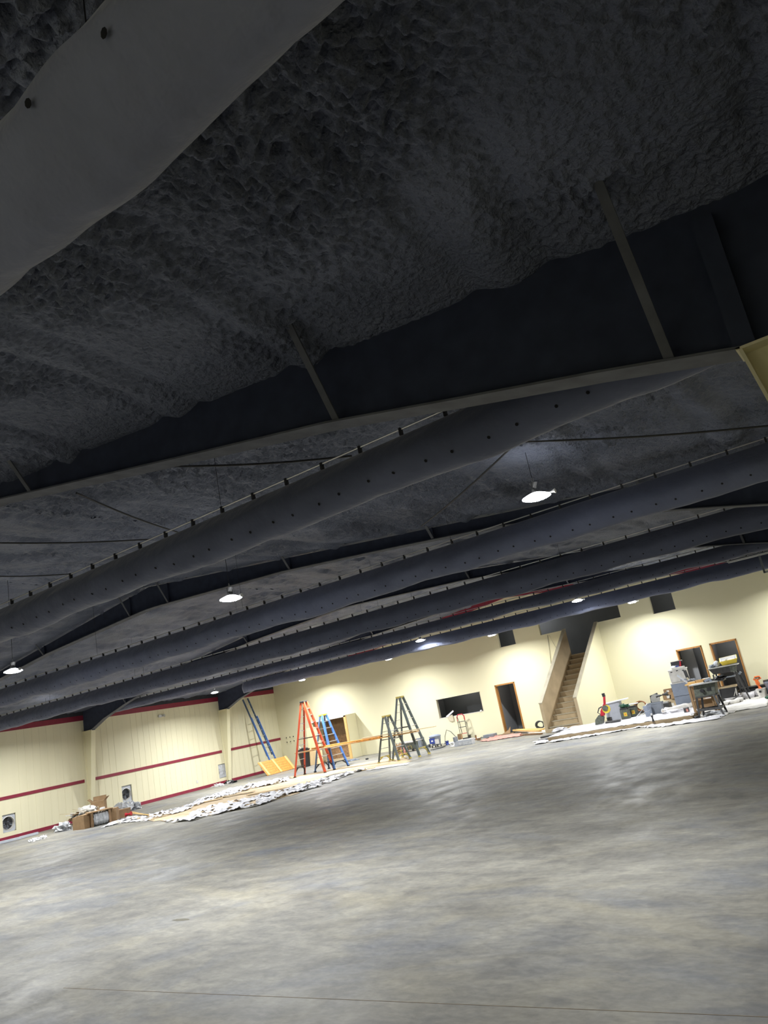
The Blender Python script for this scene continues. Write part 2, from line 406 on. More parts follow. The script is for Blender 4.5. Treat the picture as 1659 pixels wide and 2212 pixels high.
# door casings
for k, (x0, x1, z0, z1) in enumerate((d1, d2, d3), 1):
    dr = D.objects.new('door_%d' % k, None); C.objects.link(dr); dr.location = ((x0+x1)/2, YW, 0); dr['kind'] = 'structure'
    w_ = x1-x0
    for sx in (-1, 1):
        MB().box(sx*(w_/2-.015), .06, 0, .03, .2, z1).build('door_jamb', 'jamb', dr)
        MB().box(sx*(w_/2+.01), -.008, 0, .03, .016, z1+.03).build('casing', 'jamb', dr)
    MB().box(0, .06, z1-.03, w_, .2, .03).build('head_jamb', 'jamb', dr)
    MB().box(0, -.008, z1, w_+.05, .016, .03).build('head_casing', 'jamb', dr)
    MB().box(0, .08, 0, w_, .16, .03).build('threshold', 'dark', dr)
# window returns
wf = D.objects.new('window_1', None); C.objects.link(wf); wf['kind'] = 'structure'; wf.location = ((wn[0]+wn[1])/2, YW, wn[2])
ww, wh = wn[1]-wn[0], wn[3]-wn[2]
MB().box(-ww/2+.012, .07, 0, .024, .15, wh).build('window_return', 'tan_cap', wf)
MB().box(ww/2-.012, .07, 0, .024, .15, wh).build('window_return', 'tan_cap', wf)
MB().box(0, .07, 0, ww, .15, .02).build('window_sill', 'offwhite', wf)
MB().box(0, .07, wh-.02, ww, .15, .02).build('window_head', 'dark', wf)
MB().quad((-ww/2+.02, .13, .02), (ww/2-.02, .13, .02), (ww/2-.02, .13, wh-.02), (-ww/2+.02, .13, wh-.02))

# ------------------------------------------------------------------ steel frames
def inner_profile():
    """(u, z) of the underside of the rafter, u = distance from the side wall"""
    return [(.66, 3.47), (1.55, 3.80), (2.95, 4.14), (5.45, 4.66), (7.8, 4.91), (10.5, 5.17), (HS-.3, 5.38), (HS, 5.385)]
def near_profile(): return [(.66, 3.47), (1.35, 3.64), (2.19, 3.83), (3.18, 4.06), (4.83, 4.37), (7.55, 4.89), (10.5, 5.17), (HS-.3, 5.38), (HS, 5.385)]
def frame(Y, label):
    t = thing('steel_frame', label, 'steel frame', (0, Y, 0), 0, None)
    prof = inner_profile()
    for sgn, X0, nm in ((1, XL, 'left'), (-1, XR, 'right')):
        def px(u): return X0+sgn*u
        if sgn < 0 and Y == 3.9: prof = near_profile()
        else: prof = inner_profile()
        web = MB(); fg = MB()
        for (ua, za), (ub, zb) in zip(prof[:-1], prof[1:]):
            web.prism([(px(ua), -.005, za), (px(ub), -.005, zb), (px(ub), -.005, roof(px(ub))-.02), (px(ua), -.005, roof(px(ua))-.02)], (0, .01, 0))
            fg.bar((px(ua), 0, za), (px(ub), 0, zb), .2, .014, (0, 0, 1))
        # knee above the column
        web.prism([(px(0), -.005, 3.47), (px(.66), -.005, 3.47), (px(.66), -.005, roof(px(.66))-.02), (px(0), -.005, roof(px(0))-.02)], (0, .01, 0))
        web.build('rafter_web', 'black_steel', t); fg.build('bottom_flange', 'flange', t)
        # cream column
        cb = MB(); cb.prism([(px(0), -.006, 0), (px(.12), -.006, 0), (px(.66), -.006, 3.47), (px(0), -.006, 3.47)], (0, .012, 0))
        cb.bar((px(.12), 0, 0), (px(.66), 0, 3.46), .2, .016, (sgn, 0, -.12))
        cb.box(px(.33), 0, 3.46, .7, .2, .014)
        cb.box(px(.02), 0, 0, .02, .2, 3.46)
        cb.box(px(.1), 0, 0, .2, .24, .02)
        cb.build('column', 'cream', t)
        sb = MB().box(px(.63), 0, 3.44, .12, .14, .1) if nm == 'left' else MB().bar((px(.64), -.05, 3.48), (px(.64), -.05, 4.2), .05, .1, (1, 0, 0))
        sb.build('knee_stiffener', 'black_steel', t)
        for u in (.98, 3.1, 6.85, 10.3, 14.15):
            if nm == 'left' and u < 2: continue
            z = np.interp(u, [q[0] for q in prof], [q[1] for q in prof]); x = px(u)
            MB().bar((x, -.08, z+.01), (x, -.08-.42*(roof(x)-z+.2), roof(x)+.03), .05, .012, (0, 1, 1)).build('flange_brace', 'flange', t)
            if Y > 4: MB().box(x, -.006, z, .012, .09, roof(x)-z-.02).build('web_stiffener', 'black_steel', t)
    return t
for Y, lb in zip(cols, ('tapered black steel frame behind the viewer', 'nearest tapered black rafter frame spanning the top of the hall',
                        'second black rafter frame, between the first two long fabric ducts', 'third frame whose cream column stands behind the cardboard pile',
                        'farthest frame whose cream column stands left of the blue extension ladder')):
    frame(Y, lb)
# diagonal roof rods
def rod(a, b, lb):
    a = Vector(a); b = Vector(b)
    pts = [a.lerp(b, k/6)-Vector((0, 0, .03*math.sin(math.pi*k/6))) for k in range(7)]
    o = MB().tube(pts, .011, 6).build('bracing_rod', 'black', None); tag(o, lb, 'rod', 'diagonal bracing rods under the roof')
def on_roof(p):
    z = 4.6
    for k in range(30): q = G(p[0], p[1], z); z = roof(q.x)-.16
    return q
for pa, pb, lb in (((1110, 955), (1659, 920), 'dark bracing rod crossing the ceiling right of the nearest lamp'),
                   ((910, 1137), (1120, 952), 'bracing rod slanting up to the upper lamp in the middle of the ceiling'),
                   ((350, 1008), (760, 985), 'thin dark bracing rod just below the left half of the nearest rafter'),
                   ((165, 1065), (385, 1150), 'dark bracing rod slanting down to the first long duct at left'),
                   ((-60, 1172), (325, 1165), 'thin horizontal bracing rod near the left edge above the first duct'),
                   ((-60, 1243), (150, 1240), 'lowest thin bracing rod at the left edge above the first duct')):
    rod(on_roof(pa), on_roof(pb), lb)

# ------------------------------------------------------------------ fabric ducts
def duct(Y, ztop, x0, x1, label, seed, sag=.0, step=.11, holes_=True, width=.2, mt='fabric', hang=.44):
    t = thing('fabric_duct', label, 'fabric duct', (0, Y, ztop), 0, 'deflated black fabric ducts across the hall')
    n = 20; nx = int((x1-x0)/step); mb = MB()
    sec = []
    for k in range(n):
        a = 2*math.pi*k/n   # a=0 at the top, going round towards the camera (-y)
        yy = -math.sin(a); zz = -(1-math.cos(a))/2
        yy *= width*(.35+.65*min(1, -zz*2.2)) if zz > -.5 else width*1.0
        sec.append((yy, zz*hang))
    def pt(x, k):
        y_, z_ = sec[k]; h = -z_/hang
        f1 = noise.noise(Vector((x*.9+seed, k*.12, 0)))*.03+noise.noise(Vector((x*2.2+h*2.5+seed, h*2.0, 3)))*.05+noise.noise(Vector((x*5+h*6+seed, h*3.0, 7)))*.018
        f2 = noise.noise(Vector((x*.33+seed*2, 1, 0)))
        e = 1-.5*math.exp(-((x-x0)/.25)**2)-.5*math.exp(-((x1-x)/.25)**2)
        y_ = y_*e*(1+.12*f2)+f1*h*(1 if y_ < 0 else .5); z_ = z_*(1+.12*noise.noise(Vector((x*.45+seed, 4, 0)))+.03*math.sin(x*4+seed))-h*.02-f1*.25*h
        return Vector((x, y_, z_-.035-sag*math.sin(math.pi*(x-x0)/(x1-x0))))
    for i in range(nx+1):
        x = x0+(x1-x0)*i/nx
        for k in range(n): mb.v.append(tuple(pt(x, k)))
    for i in range(nx):
        for k in range(n): mb.face([i*n+k, i*n+(k+1) % n, (i+1)*n+(k+1) % n, (i+1)*n+k])
    mb.face(list(range(n))[::-1]); mb.face([nx*n+k for k in range(n)])
    if holes_:
        mb.cur = 1; x = x0+.4; q = 0
        while x < x1-.2:
            k0 = 6 if width < .2 else 7
            c = pt(x, k0); e1 = (pt(x+.04, k0)-pt(x-.04, k0)).normalized(); e2 = (pt(x, k0+1)-pt(x, k0-1)).normalized()
            nn = e1.cross(e2).normalized()
            if nn.y > 0: nn = -nn
            c = c+nn*(.012 if width < .2 else .008); mb.quad(*[c+e1*.014*math.cos(j*math.pi/4)+e2*.014*math.sin(j*math.pi/4) for j in range(8)])
            x += (.24 if q % 2 else .32); q += 1
    o = mb.build('duct_sleeve', [mt, 'hole'], t, smooth=True)
    sg = lambda x: -sag*math.sin(math.pi*(x-x0)/(x1-x0))
    MB().tube([(x0+(x1-x0)*k/20, 0, .018+sg(x0+(x1-x0)*k/20)) for k in range(21)], .009, 8).build('suspension_rail', 'silver', t)
    cm = MB().box(0, 0, -.035, .022, .035, .065); first = cm.build('hanger_clip', 'black', t)
    k = 0; x = x0+.25
    while x < x1-.1:
        c = first if k == 0 else first.copy()
        if k: C.objects.link(c); c.parent = t
        c.location = (x, 0, sg(x)); x += .44; k += 1
    x = x0+1.5
    while x < x1: MB().tube([(x, 0, .03), (x, 0, roof(x)-ztop+.1)], .003, 4).build('hanger_wire', 'black', t); x += 4.5
    return t
duct(1.17, 4.24, -12, .0, 'broad grey duct sleeve filling the upper left corner, nearest of all', 1.3, step=.04, width=.178, mt='fabric_near')
duct(5.03, 4.30, -29.2, -.45, 'first long duct, passing just behind the nearest rafter', 4.7, step=.06, hang=.41)
duct(9.62, 4.30, -29.25, -.6, 'second long duct, passing just below the two brightest lamps', 9.1, step=.08, hang=.42)
duct(13.83, 4.30, -29.25, -.7, 'third long duct, in the middle of the five parallel ones', 14.2, hang=.45)
duct(19.25, 4.33, -29.25, -1.2, 'fourth long duct, next to last before the far wall', 21.5, hang=.33)
duct(23.45, 4.30, -24.4, -.9, 'farthest long duct, hanging in front of the tops of the upper windows', 30.3)

# ------------------------------------------------------------------ lamps
def lamp0():
    t = thing('high_bay_lamp', 'lamp', 'ceiling lamp', (0, 0, 0))
    MB().lathe([(.05, .05), (.07, .045), (.12, .025), (.165, .005), (.17, -.008), (.15, -.008)]).build('glowing_shade', 'shade', t, smooth=False)
    MB().lathe([(.145, -.009), (.138, -.02), (.1, -.03), (.03, -.034)]).build('lamp_lens', 'lens', t, smooth=True)
    MB().cyl((0, 0, .05), .05, .12, 16).build('driver_box', 'dark', t)
    MB().tube([(0, 0, .17), (.012, 0, .205), (.0, 0, .24), (-.012, 0, .205), (0, 0, .17)], .004, 6).build('hook', 'silver', t)
    cb_ = MB().tube([(0, 0, 0), (0, 0, 1)], .004, 5).build('hanging_cable', 'black', t); cb_.location = (0, 0, .235)
    MB().tube([(.16, 0, .0), (.24, 0, .0)], [.012, .03], 10).build('sensor', 'white', t)
    return t
lb0 = lamp0()
lab = {0: 'brightest lamp, hanging above the second duct right of the middle', 1: 'bright lamp hanging left of the middle, below the first duct',
       2: 'bright lamp at the left edge, below the first duct', 3: 'lamp beyond the left edge in the nearest row', 4: 'lamp in the far left corner of the nearest row',
       5: 'small lamp in front of the grey mezzanine opening, above the stairs', 6: 'small lamp on the duct above the bare cream wall, left of the low dark window',
       7: 'upper of two small lamps above the red stepladder', 8: 'small lamp above the left cream wall beside the farthest column',
       9: 'lamp beyond the right edge near the far wall', 10: 'small lamp between the mezzanine opening and the right square upper window',
       11: 'small lamp touching the left square upper window', 12: 'small lamp against the cream wall above the grey stepladders',
       13: 'lower of two small lamps above the red stepladder', 14: 'added unseen lamp behind the viewer at the right', 15: 'added unseen lamp behind the viewer, second from the right wall',
       16: 'added unseen lamp behind the viewer under the ridge', 17: 'added unseen lamp behind the viewer at the left', 18: 'added lamp hidden behind the third duct near the left wall', 19: 'added lamp hidden behind the third duct, second from the left wall'}
for i, (x, y) in enumerate(LAMPS):
    t = lb0 if i == 0 else copy_tree(lb0)
    t.location = (x, y, LAMP_Z+(.45 if y > 31 else 0)); t['label'] = lab[i]; t['group'] = 'high bay lamps under the roof'
    for c in kids(t):
        if c.name.startswith('hanging_cable'): c.scale.z = max(.02, roof(x)-t.location.z-.235+.05) if y < 31 else .09
    ld = D.lights.new('lamp_light', 'AREA'); ld.shape = 'DISK'; ld.size = .26; ld.energy = LAMP_W*LAMP_K[i]; ld.color = LAMP_COL; ld.spread = math.radians(158)
    lo = D.objects.new('lamp_light', ld); C.objects.link(lo); lo.parent = t; lo.location = (0, 0, -.042)

# added lights, out of sight, to brighten the rooms and mezzanine behind the openings
for k, (x_, lb, e_) in enumerate(((-14.4, 'added unseen lamp in the grey mezzanine, left of the stairs', 20), (-6.7, 'added unseen lamp in the grey mezzanine, right of the stairs', 20), ((wn[0]+wn[1])/2, 'added unseen lamp behind the low dark window', 5), ((d1[0]+d1[1])/2+.3, 'added unseen lamp behind the left door', 4), ((d2[0]+d2[1])/2, 'added unseen lamp behind the middle door', 3), ((d3[0]+d3[1])/2+.2, 'added unseen lamp behind the right door', 4))):
    t = thing('added_lamp', lb, 'ceiling lamp', (x_, YW+(1.6 if k < 2 else .6), 4.84 if k < 2 else 2.36), 0, 'added unseen lamps behind the far wall')
    MB().cyl((0, 0, 0), .1, .05, 16).build('added_lamp_base', 'white', t); MB().lathe([(.09, 0), (.08, -.03), (.03, -.05)]).build('added_lamp_globe', 'shade', t)
    ld = D.lights.new('added_lamp_light', 'POINT'); ld.energy = e_; ld.color = LAMP_COL; ld.shadow_soft_size = .06
    lo = D.objects.new('added_lamp_light', ld); C.objects.link(lo); lo.parent = t; lo.location = (0, 0, -.12)
# ================================================================== STAIRS
sx0f, sx1f, sx0b, sx1b, syf = -12.68, -11.12, -12.26, -10.72, 27.35
stair = thing('staircase', 'tan boarded staircase rising into the far wall between solid sloping side walls', 'staircase', ((sx0f+sx1f)/2, syf, 0))
ox, oy = (sx0f+sx1f)/2, syf
def LX(xf, y): return xf-ox + (y-syf)/(YW-syf)*.43
def side(xf, th, name):
    mb = MB(); ys = [syf, YW]; p = [(syf, 0), (YW, 0), (YW, 3.80), (syf, 1.11)]
    poly = [(LX(xf, y), y-oy, z) for y, z in p]
    mb.prism(poly, (th, 0, 0)); return mb
side(sx0f+.012, .12, '').build('stair_side_wall', 'tan', stair)
mb = MB(); mb.prism([(LX(sx0f, y), y-oy, z) for y, z in ((syf, 0), (YW, 0), (YW, 3.80), (syf, 1.11))], (.012, 0, 0)); mb.build('outer_wallboard', 'cream', stair)
side(sx1f-.132, .12, '').build('stair_side_wall', 'tan', stair)
mb = MB(); mb.prism([(LX(sx1f-.012, y), y-oy, z) for y, z in ((syf, 0), (YW, 0), (YW, 3.80), (syf, 1.11))], (.012, 0, 0)); mb.build('outer_wallboard', 'cream', stair)
for xf in (sx0f-.01, sx1f-.145):
    mb = MB(); mb.prism([(LX(xf, y), y-oy, z) for y, z in ((syf-.015, 1.10), (YW, 3.80), (YW, 3.835), (syf-.015, 1.135))], (.155, 0, 0)); mb.build('sloping_cap', 'tan_cap', stair)
mb = MB(); mb.box((sx0f+sx1f)/2-ox, .0, 0, sx1f-sx0f-.25, .03, .14); mb.build('toe_board', 'tan', stair)
NR = 14; rise = 2.72/NR; run = (YW-.05-syf-.12)/(NR-1)
for k in range(NR):
    y_ = syf+.12+k*run; z1 = (k+1)*rise
    xa = LX(sx0f+.13, y_+run/2); xb = LX(sx1f-.13, y_+run/2)
    MB().box((xa+xb)/2, y_-oy+run/2, z1-rise, xb-xa, run+.02, rise-.03).build('riser', 'tan', stair)
    MB().box((xa+xb)/2, y_-oy+run/2-.012, z1-.03, xb-xa, run+.045, .03).build('tread', 'tan_cap', stair)
# conduit lines on the wall left of the stairs
o = MB().tube([P(1183, 1372, YW-.02), P(1191, 1440, YW-.02)], .009, 6).build('hanging_cord', 'dark'); tag(o, 'thin straight cord hanging from the mezzanine opening left of the stairs', 'cord')
o = MB().tube([P(1186, 1372, YW-.03), P(1193, 1385, YW-.05), P(1203, 1402, YW-.03)], .005, 6).build('hanging_cord', 'dark'); tag(o, 'fainter slanting cord beside the straight one left of the stairs', 'cord')

# ------------------------------------------------------------------ wall fans
fl_ = ('square fan opening with round black fan at the left edge of the left wall', 'square fan opening with round fan right of the cardboard pile',
       'square fan opening covered in grey plastic beside the farthest column')
for i, f in enumerate(fans):
    cy, cz, wy, wz = (f[0]+f[1])/2, (f[2]+f[3])/2, f[1]-f[0], f[3]-f[2]
    t = thing('wall_fan', fl_[i], 'wall fan', (XL, cy, f[2]))
    mb = MB(); mb.box(-.21, 0, 0, .02, wy, wz); mb.build('back_panel', 'grey', t)
    rg = MB(); r = min(wy, wz)*.46; zc = wz*.5; nseg = 28
    for (ra, xa, rb_, xb) in ((r, -.03, r*.97, -.15), (r*1.09, -.045, r, -.03)):
        b0 = len(rg.v)
        for k in range(nseg):
            a = 2*math.pi*k/nseg
            rg.v.append((xa, ra*math.cos(a)-.03, zc+ra*math.sin(a))); rg.v.append((xb, rb_*math.cos(a)-.03, zc+rb_*math.sin(a)))
        for k in range(nseg): rg.face([b0+2*k, b0+2*k+1, b0+2*((k+1) % nseg)+1, b0+2*((k+1) % nseg)])
    rg.build('fan_ring', 'offwhite', t, smooth=True)
    pl = MB(); k0 = 32
    outer = []
    for k in range(k0):
        a = 2*math.pi*k/k0; c_, s_ = math.cos(a), math.sin(a); m_ = 1/max(abs(c_)/(wy/2-.005), abs(s_)/(wz/2-.005))
        outer.append((-.05, c_*m_, zc+s_*m_))
    for k in range(k0):
        a = 2*math.pi*k/k0; a2 = 2*math.pi*(k+1)/k0
        pl.quad(outer[k], outer[(k+1) % k0], (-.05, r*math.cos(a2)-.03, zc+r*math.sin(a2)), (-.05, r*math.cos(a)-.03, zc+r*math.sin(a)))
    pl.build('mounting_plate', 'grey_light', t)
    MB().tube([(-.16, -.03, zc), (-.08, -.03, zc)], .05, 14).build('hub', 'black', t)
    for k in range(5):
        a = k*2*math.pi/5+.3; c_, s_ = math.cos(a), math.sin(a)
        MB().prism([(-.12, -.03+.04*c_, zc+.04*s_), (-.13, -.03+r*.92*math.cos(a-.25), zc+r*.92*math.sin(a-.25)), (-.09, -.03+r*.92*math.cos(a+.35), zc+r*.92*math.sin(a+.35))], (.004, 0, 0)).build('fan_blade', 'black', t)
    if i == 2:
        mb = MB(); nn = 10
        for a_ in range(nn+1):
            for b_ in range(nn+1):
                mb.v.append((-.02+.03*noise.noise(Vector((a_*.6, b_*.35, 0))), -wy/2*.9+wy*.8*a_/nn, .02+wz*.92*b_/nn))
        for a_ in range(nn):
            for b_ in range(nn): k = a_*(nn+1)+b_; mb.face([k, k+1, k+nn+2, k+nn+1])
        mb.build('plastic_cover', 'film_grey', t, smooth=True)
# emergency light / horn on left wall
p = L(347, 1547)
t = thing('wall_light', 'small round fitting high on the left cream wall between the two columns', 'wall light', p)
MB().box(.03, 0, -.05, .06, .3, .1).build('body', 'offwhite', t, bevel=.01)
MB().tube([(.06, -.1, 0), (.12, -.12, 0)], [.05, .07], 14).build('lamp_head', 'alu', t); MB().tube([(.06, .1, 0), (.12, .12, 0)], [.05, .07], 14).build('lamp_head', 'alu', t)
p = L(426, 1689); o = MB().box(p.x+.01, p.y, p.z-.06, .02, .09, .13).build('outlet_plate', 'offwhite'); tag(o, 'small blank plate on the left wall left of the plastic covered fan', 'outlet')
# six round outlets
o6 = [(619.5, 1594.5), (627, 1593), (634.5, 1591.5), (621, 1604), (628.5, 1602.5), (636, 1601)]
for k, (x, y) in enumerate(o6):
    p = P(x, y, YW-.001); t = thing('wall_switch', ['upper left', 'upper middle', 'upper right', 'lower left', 'lower middle', 'lower right'][k]+' of six small black dotted plates on the far wall by the corner', 'switch', p, 0, 'six switch plates by the far left corner')
    MB().box(0, -.008, -.06, .1, .016, .14).build('plate', 'cream', t); MB().tube([(0, -.017, .02), (0, -.03, .02)], .03, 12).build('knob', 'black', t)

# ================================================================== LADDERS
def stepladder(label, pa, pb, top, width, rails, feet, cap, nr, rail2=None, braces=True, rot=None, group=None):
    """pa = middle of the climbing side's feet, pb = middle of the rear side's feet (floor), top = height"""
    pa = Vector(pa); pb = Vector(pb); c = (pa+pb)/2; ang = math.atan2(pb.y-pa.y, pb.x-pa.x)
    t = thing('stepladder', label, 'ladder', (c.x, c.y, 0), ang, group); s = (pb-pa).length/2; H = top
    tw = .26
    for sd, xs in ((-1, -s), (1, s)):
        for q in (-1, 1):
            b_ = (xs, q*width/2, 0); tp = (sd*.06, q*tw/2, H-.05)
            MB().bar(Vector(b_)+Vector((0, 0, .04)), tp, .05 if sd < 0 else .04, .1 if sd < 0 else .07, (1, 0, 0)).build('front_rail' if sd < 0 else 'rear_rail', rails if (sd < 0 or not rail2) else rail2, t)
            MB().box(b_[0], b_[1], 0, .1, .07, .05).build('foot', feet, t)
            if braces:
                f = .13; a1 = Vector(b_).lerp(Vector(tp), f); f2 = .02; a2 = Vector(b_).lerp(Vector(tp), f2)
                MB().tube([a2, a2.lerp(a1, .6)+Vector((0, -q*.05, 0)), Vector((a1.x, a1.y-q*.18, a1.z))], .028, 6).build('foot_brace', feet, t)
        zt = .13*(H-.05); w_ = width+(tw-width)*.13; xs_ = xs+(sd*.06-xs)*.13
        MB().bar((xs_, -w_/2, zt), (xs_, w_/2, zt), .04, .03, (0, 0, 1)).build('bottom_crossbar', feet, t)
        for k in range(1, nr+1):
            f = .13+(.96-.13)*k/(nr+.6); z = f*(H-.05); x = xs+(sd*.06-xs)*f; w_ = width+(tw-width)*f
            if sd < 0: MB().box(x, 0, z-.012, .08, w_, .025).build('step', 'alu', t)
            elif k % 1 == 0: MB().bar((x, -w_/2, z), (x, w_/2, z), .02, .025, (0, 0, 1)).build('rear_rung', 'alu', t)
    for q in (-1, 1):
        f = .5; z = f*(H-.05); x = s+(.06-s)*f; w_ = (width+(tw-width)*f)/2
        MB().bar((-x, q*w_, z), (x, q*w_, z+.01), .012, .025, (0, 0, 1)).build('spreader', 'dark', t)
    MB().box(0, 0, H-.07, .2, tw+.08, .07).build('top_cap', cap, t, bevel=.012)
    return t
gr = 'fibreglass stepladders on the hall floor'
stepladder('tall orange red stepladder with black top cap, feet on the brown paper', (-21.1, 24.4, 0), (-22.5, 24.1, 0), 2.98, .82, 'orange_red', 'black', 'black', 8, group=gr)
stepladder('blue stepladder with bright yellow top cap, behind the red one', (-21.05, 25.1, 0), (-22.3, 25.3, 0), 2.3, .78, 'blue_fg', 'black', 'yellow', 6, rail2='blue_dark', group=gr)
stepladder('shorter dark grey stepladder with yellow cap and yellow foot braces', (-17.55, 24.75, 0), (-18.75, 25.05, 0), 1.78, .6, 'green_fg', 'yellow_dull', 'yellow_dull', 4, group=gr)
stepladder('tallest of the two dark grey stepladders, standing at the far end of the plank', (-17.1, 25.5, 0), (-18.4, 25.5, 0), 2.40, .7, 'green_fg', 'yellow_dull', 'yellow_dull', 6, group=gr)

# extension ladder on the left wall
tp = Vector((XL+.12, 28.2, 3.86)); bt = Vector((-28.1, 28.55, 0))
def ext_ladder():
    t = thing('extension_ladder', 'blue extension ladder leaning on the left wall near the far corner', 'ladder', bt)
    d = tp-bt; u = d.normalized(); side_ = Vector((0, 1, 0)); side_ = (side_-u*side_.dot(u)).normalized(); nrm = u.cross(side_).normalized()
    Ln = d.length
    for off, a0, a1, w_, nm in ((0, 0, .74, .42, 'base_rail'), (.06, .22, 1, .36, 'fly_rail')):
        for q in (-1, 1):
            p0 = u*Ln*a0+side_*q*w_/2-nrm*off*(-1 if nrm.x < 0 else 1)*1; p1 = u*Ln*a1+side_*q*w_/2-nrm*off*(-1 if nrm.x < 0 else 1)*1
            MB().bar(p0, p1, .035, .085, nrm).build(nm, 'blue_dark' if off else 'blue_fg', t)
        k = a0+.03
        while k < a1-.02:
            p_ = u*Ln*k-nrm*off*(-1 if nrm.x < 0 else 1)
            MB().tube([p_-side_*w_/2, p_+side_*w_/2], .016, 8).build('rung', 'alu', t); k += .305/Ln
    for q in (-1, 1): MB().box(0, q*.21, 0, .1, .05, .06).build('foot', 'black', t)
ext_ladder()

# pine panel leaning in front of the ladder foot
a = Vector((-27.05, 26.75, 0)); b = Vector((-27.05, 28.75, 0))
t = thing('pine_panel', 'orange pine board panel with battens leaning in front of the blue extension ladder', 'panel', a)
lean = Vector((-.42, -.12, .66)); yv = Vector((0, 1, 0)); nr_ = yv.cross(lean).normalized()
if nr_.x < 0: nr_ = -nr_
Hh = lean.length; lv = lean.normalized()
for k in range(6):
    z0 = lv*(k*Hh/6+.003); MB().prism([z0, z0+yv*2.0, z0+yv*2.0+lv*(Hh/6-.006), z0+lv*(Hh/6-.006)], nr_*.02).build('board', 'pine', t)
for y_ in (.06, .9, 1.82):
    p0 = yv*y_+nr_*.021; MB().prism([p0, p0+yv*.13, p0+yv*.13+lv*Hh, p0+lv*Hh], nr_*.02).build('batten', 'pine_light', t)

# ------------------------------------------------------------------ storage closet, panels and bin in the corner
cx0, cx1, cy0 = -26.3, -24.02, 29.6
t = thing('closet_box', 'open fronted closet box with cream corner post against the far wall', 'closet', ((cx0+cx1)/2, cy0, 0))
W = cx1-cx0; Dp = YW-.01-cy0; Hc = 2.06
MB().box(W/2-.02, Dp/2, 0, .04, Dp, Hc).build('side_wall', 'cream', t)
MB().box(-W/2+.02, Dp/2, 0, .04, Dp, Hc).build('side_wall', 'cream', t)
MB().box(W/2-.06, -.02, 0, .14, .05, Hc).build('corner_post', 'pine_light', t)
MB().box(0, Dp-.03, 0, W-.08, .03, 1.15).build('lower_back_panel', 'osb', t)
MB().box(0, Dp-.03, 1.15, W-.08, .03, .87).build('upper_back_panel', 'card_dark', t)
MB().box(.5, Dp-.06, 1.1, .13, .03, .85).build('stud', 'offwhite', t)
MB().box(0, -.02, Hc-.06, W, .05, .06).build('top_rail', 'offwhite', t)
MB().box(0, Dp/2, Hc, W, Dp, .02).build('lid_panel', 'tan_cap', t)
MB().box(.0, .05, 0, W-.1, .06, .09).build('sill_board', 'tan', t)
p0 = G(672, 1650)
t = thing('plywood_sheet', 'tall pale plywood sheet leaning on the closet box behind the red stepladder', 'sheet', (-26.15, 29.25, 0))
MB().prism([(-.3, -.05, 0), (.32, .12, 0), (.22, .28, 1.78), (-.38, .16, 1.78)], (.01, .02, 0)).build('sheet', 'ply', t)
MB().prism([(.25, -.1, 0), (.5, .0, 0), (.4, .2, 1.1), (.2, .14, 1.1)], (.01, .02, 0)).build('offcut', 'ply', t)
pb_ = G(660, 1655)
t = thing('trash_bin', 'black trash bin with rubbish showing over its rim behind the red stepladder', 'bin', (-26.3, 28.7, 0), .2)
MB().lathe([(.22, 0), (.3, .78), (.32, .8), (.32, .84), (.27, .84), (.26, .7)], n=16).build('body', 'black', t)
MB().blob((0, 0, .8), (.24, .24, .12), .5, 3, seed=3).build('rubbish', 'dark', t)
MB().tube([(-.1, 0, .8), (-.2, 0, 1.0)], .02, 6).build('stick', 'offwhite', t)
q = G(768, 1641)
t = thing('rag', 'pale blue rag lying on the floor at the foot of the closet post', 'cloth', (q.x+.05, q.y-.3, 0)); 
MB().blob((0, 0, .02), (.28, .16, .04), .7, 4, seed=8).build('cloth', 'grey_blue', t, smooth=True)
q = G(793, 1641); o = MB().box(q.x, q.y, 0, .12, .1, .07).build('black_puck', 'black', bevel=.02); tag(o, 'small black lump alone on the floor left of the grey stepladders', 'scrap')

# planks across the ladders
def plank(p0, p1, wd, th, m, lb):
    o = MB().bar(p0, p1, wd, th, (0, 0, 1)).build('plank', m, bevel=.006); tag(o, lb, 'plank', 'planks laid across the stepladders'); return o
plank((-22.75, 24.35, .93), (-16.9, 25.05, .97), .24, .05, 'plank', 'long lower plank spanning from the red stepladder to the grey ones')
plank((-22.1, 24.75, .985), (-18.5, 24.75, .99), .3, .075, 'pine', 'thick orange plank lying over the middle of the long plank')
plank((-19.4, 24.75, 1.06), (-15.95, 24.9, 1.04), .14, .03, 'tan', 'thin narrow board sticking out to the right past the tall grey stepladder')

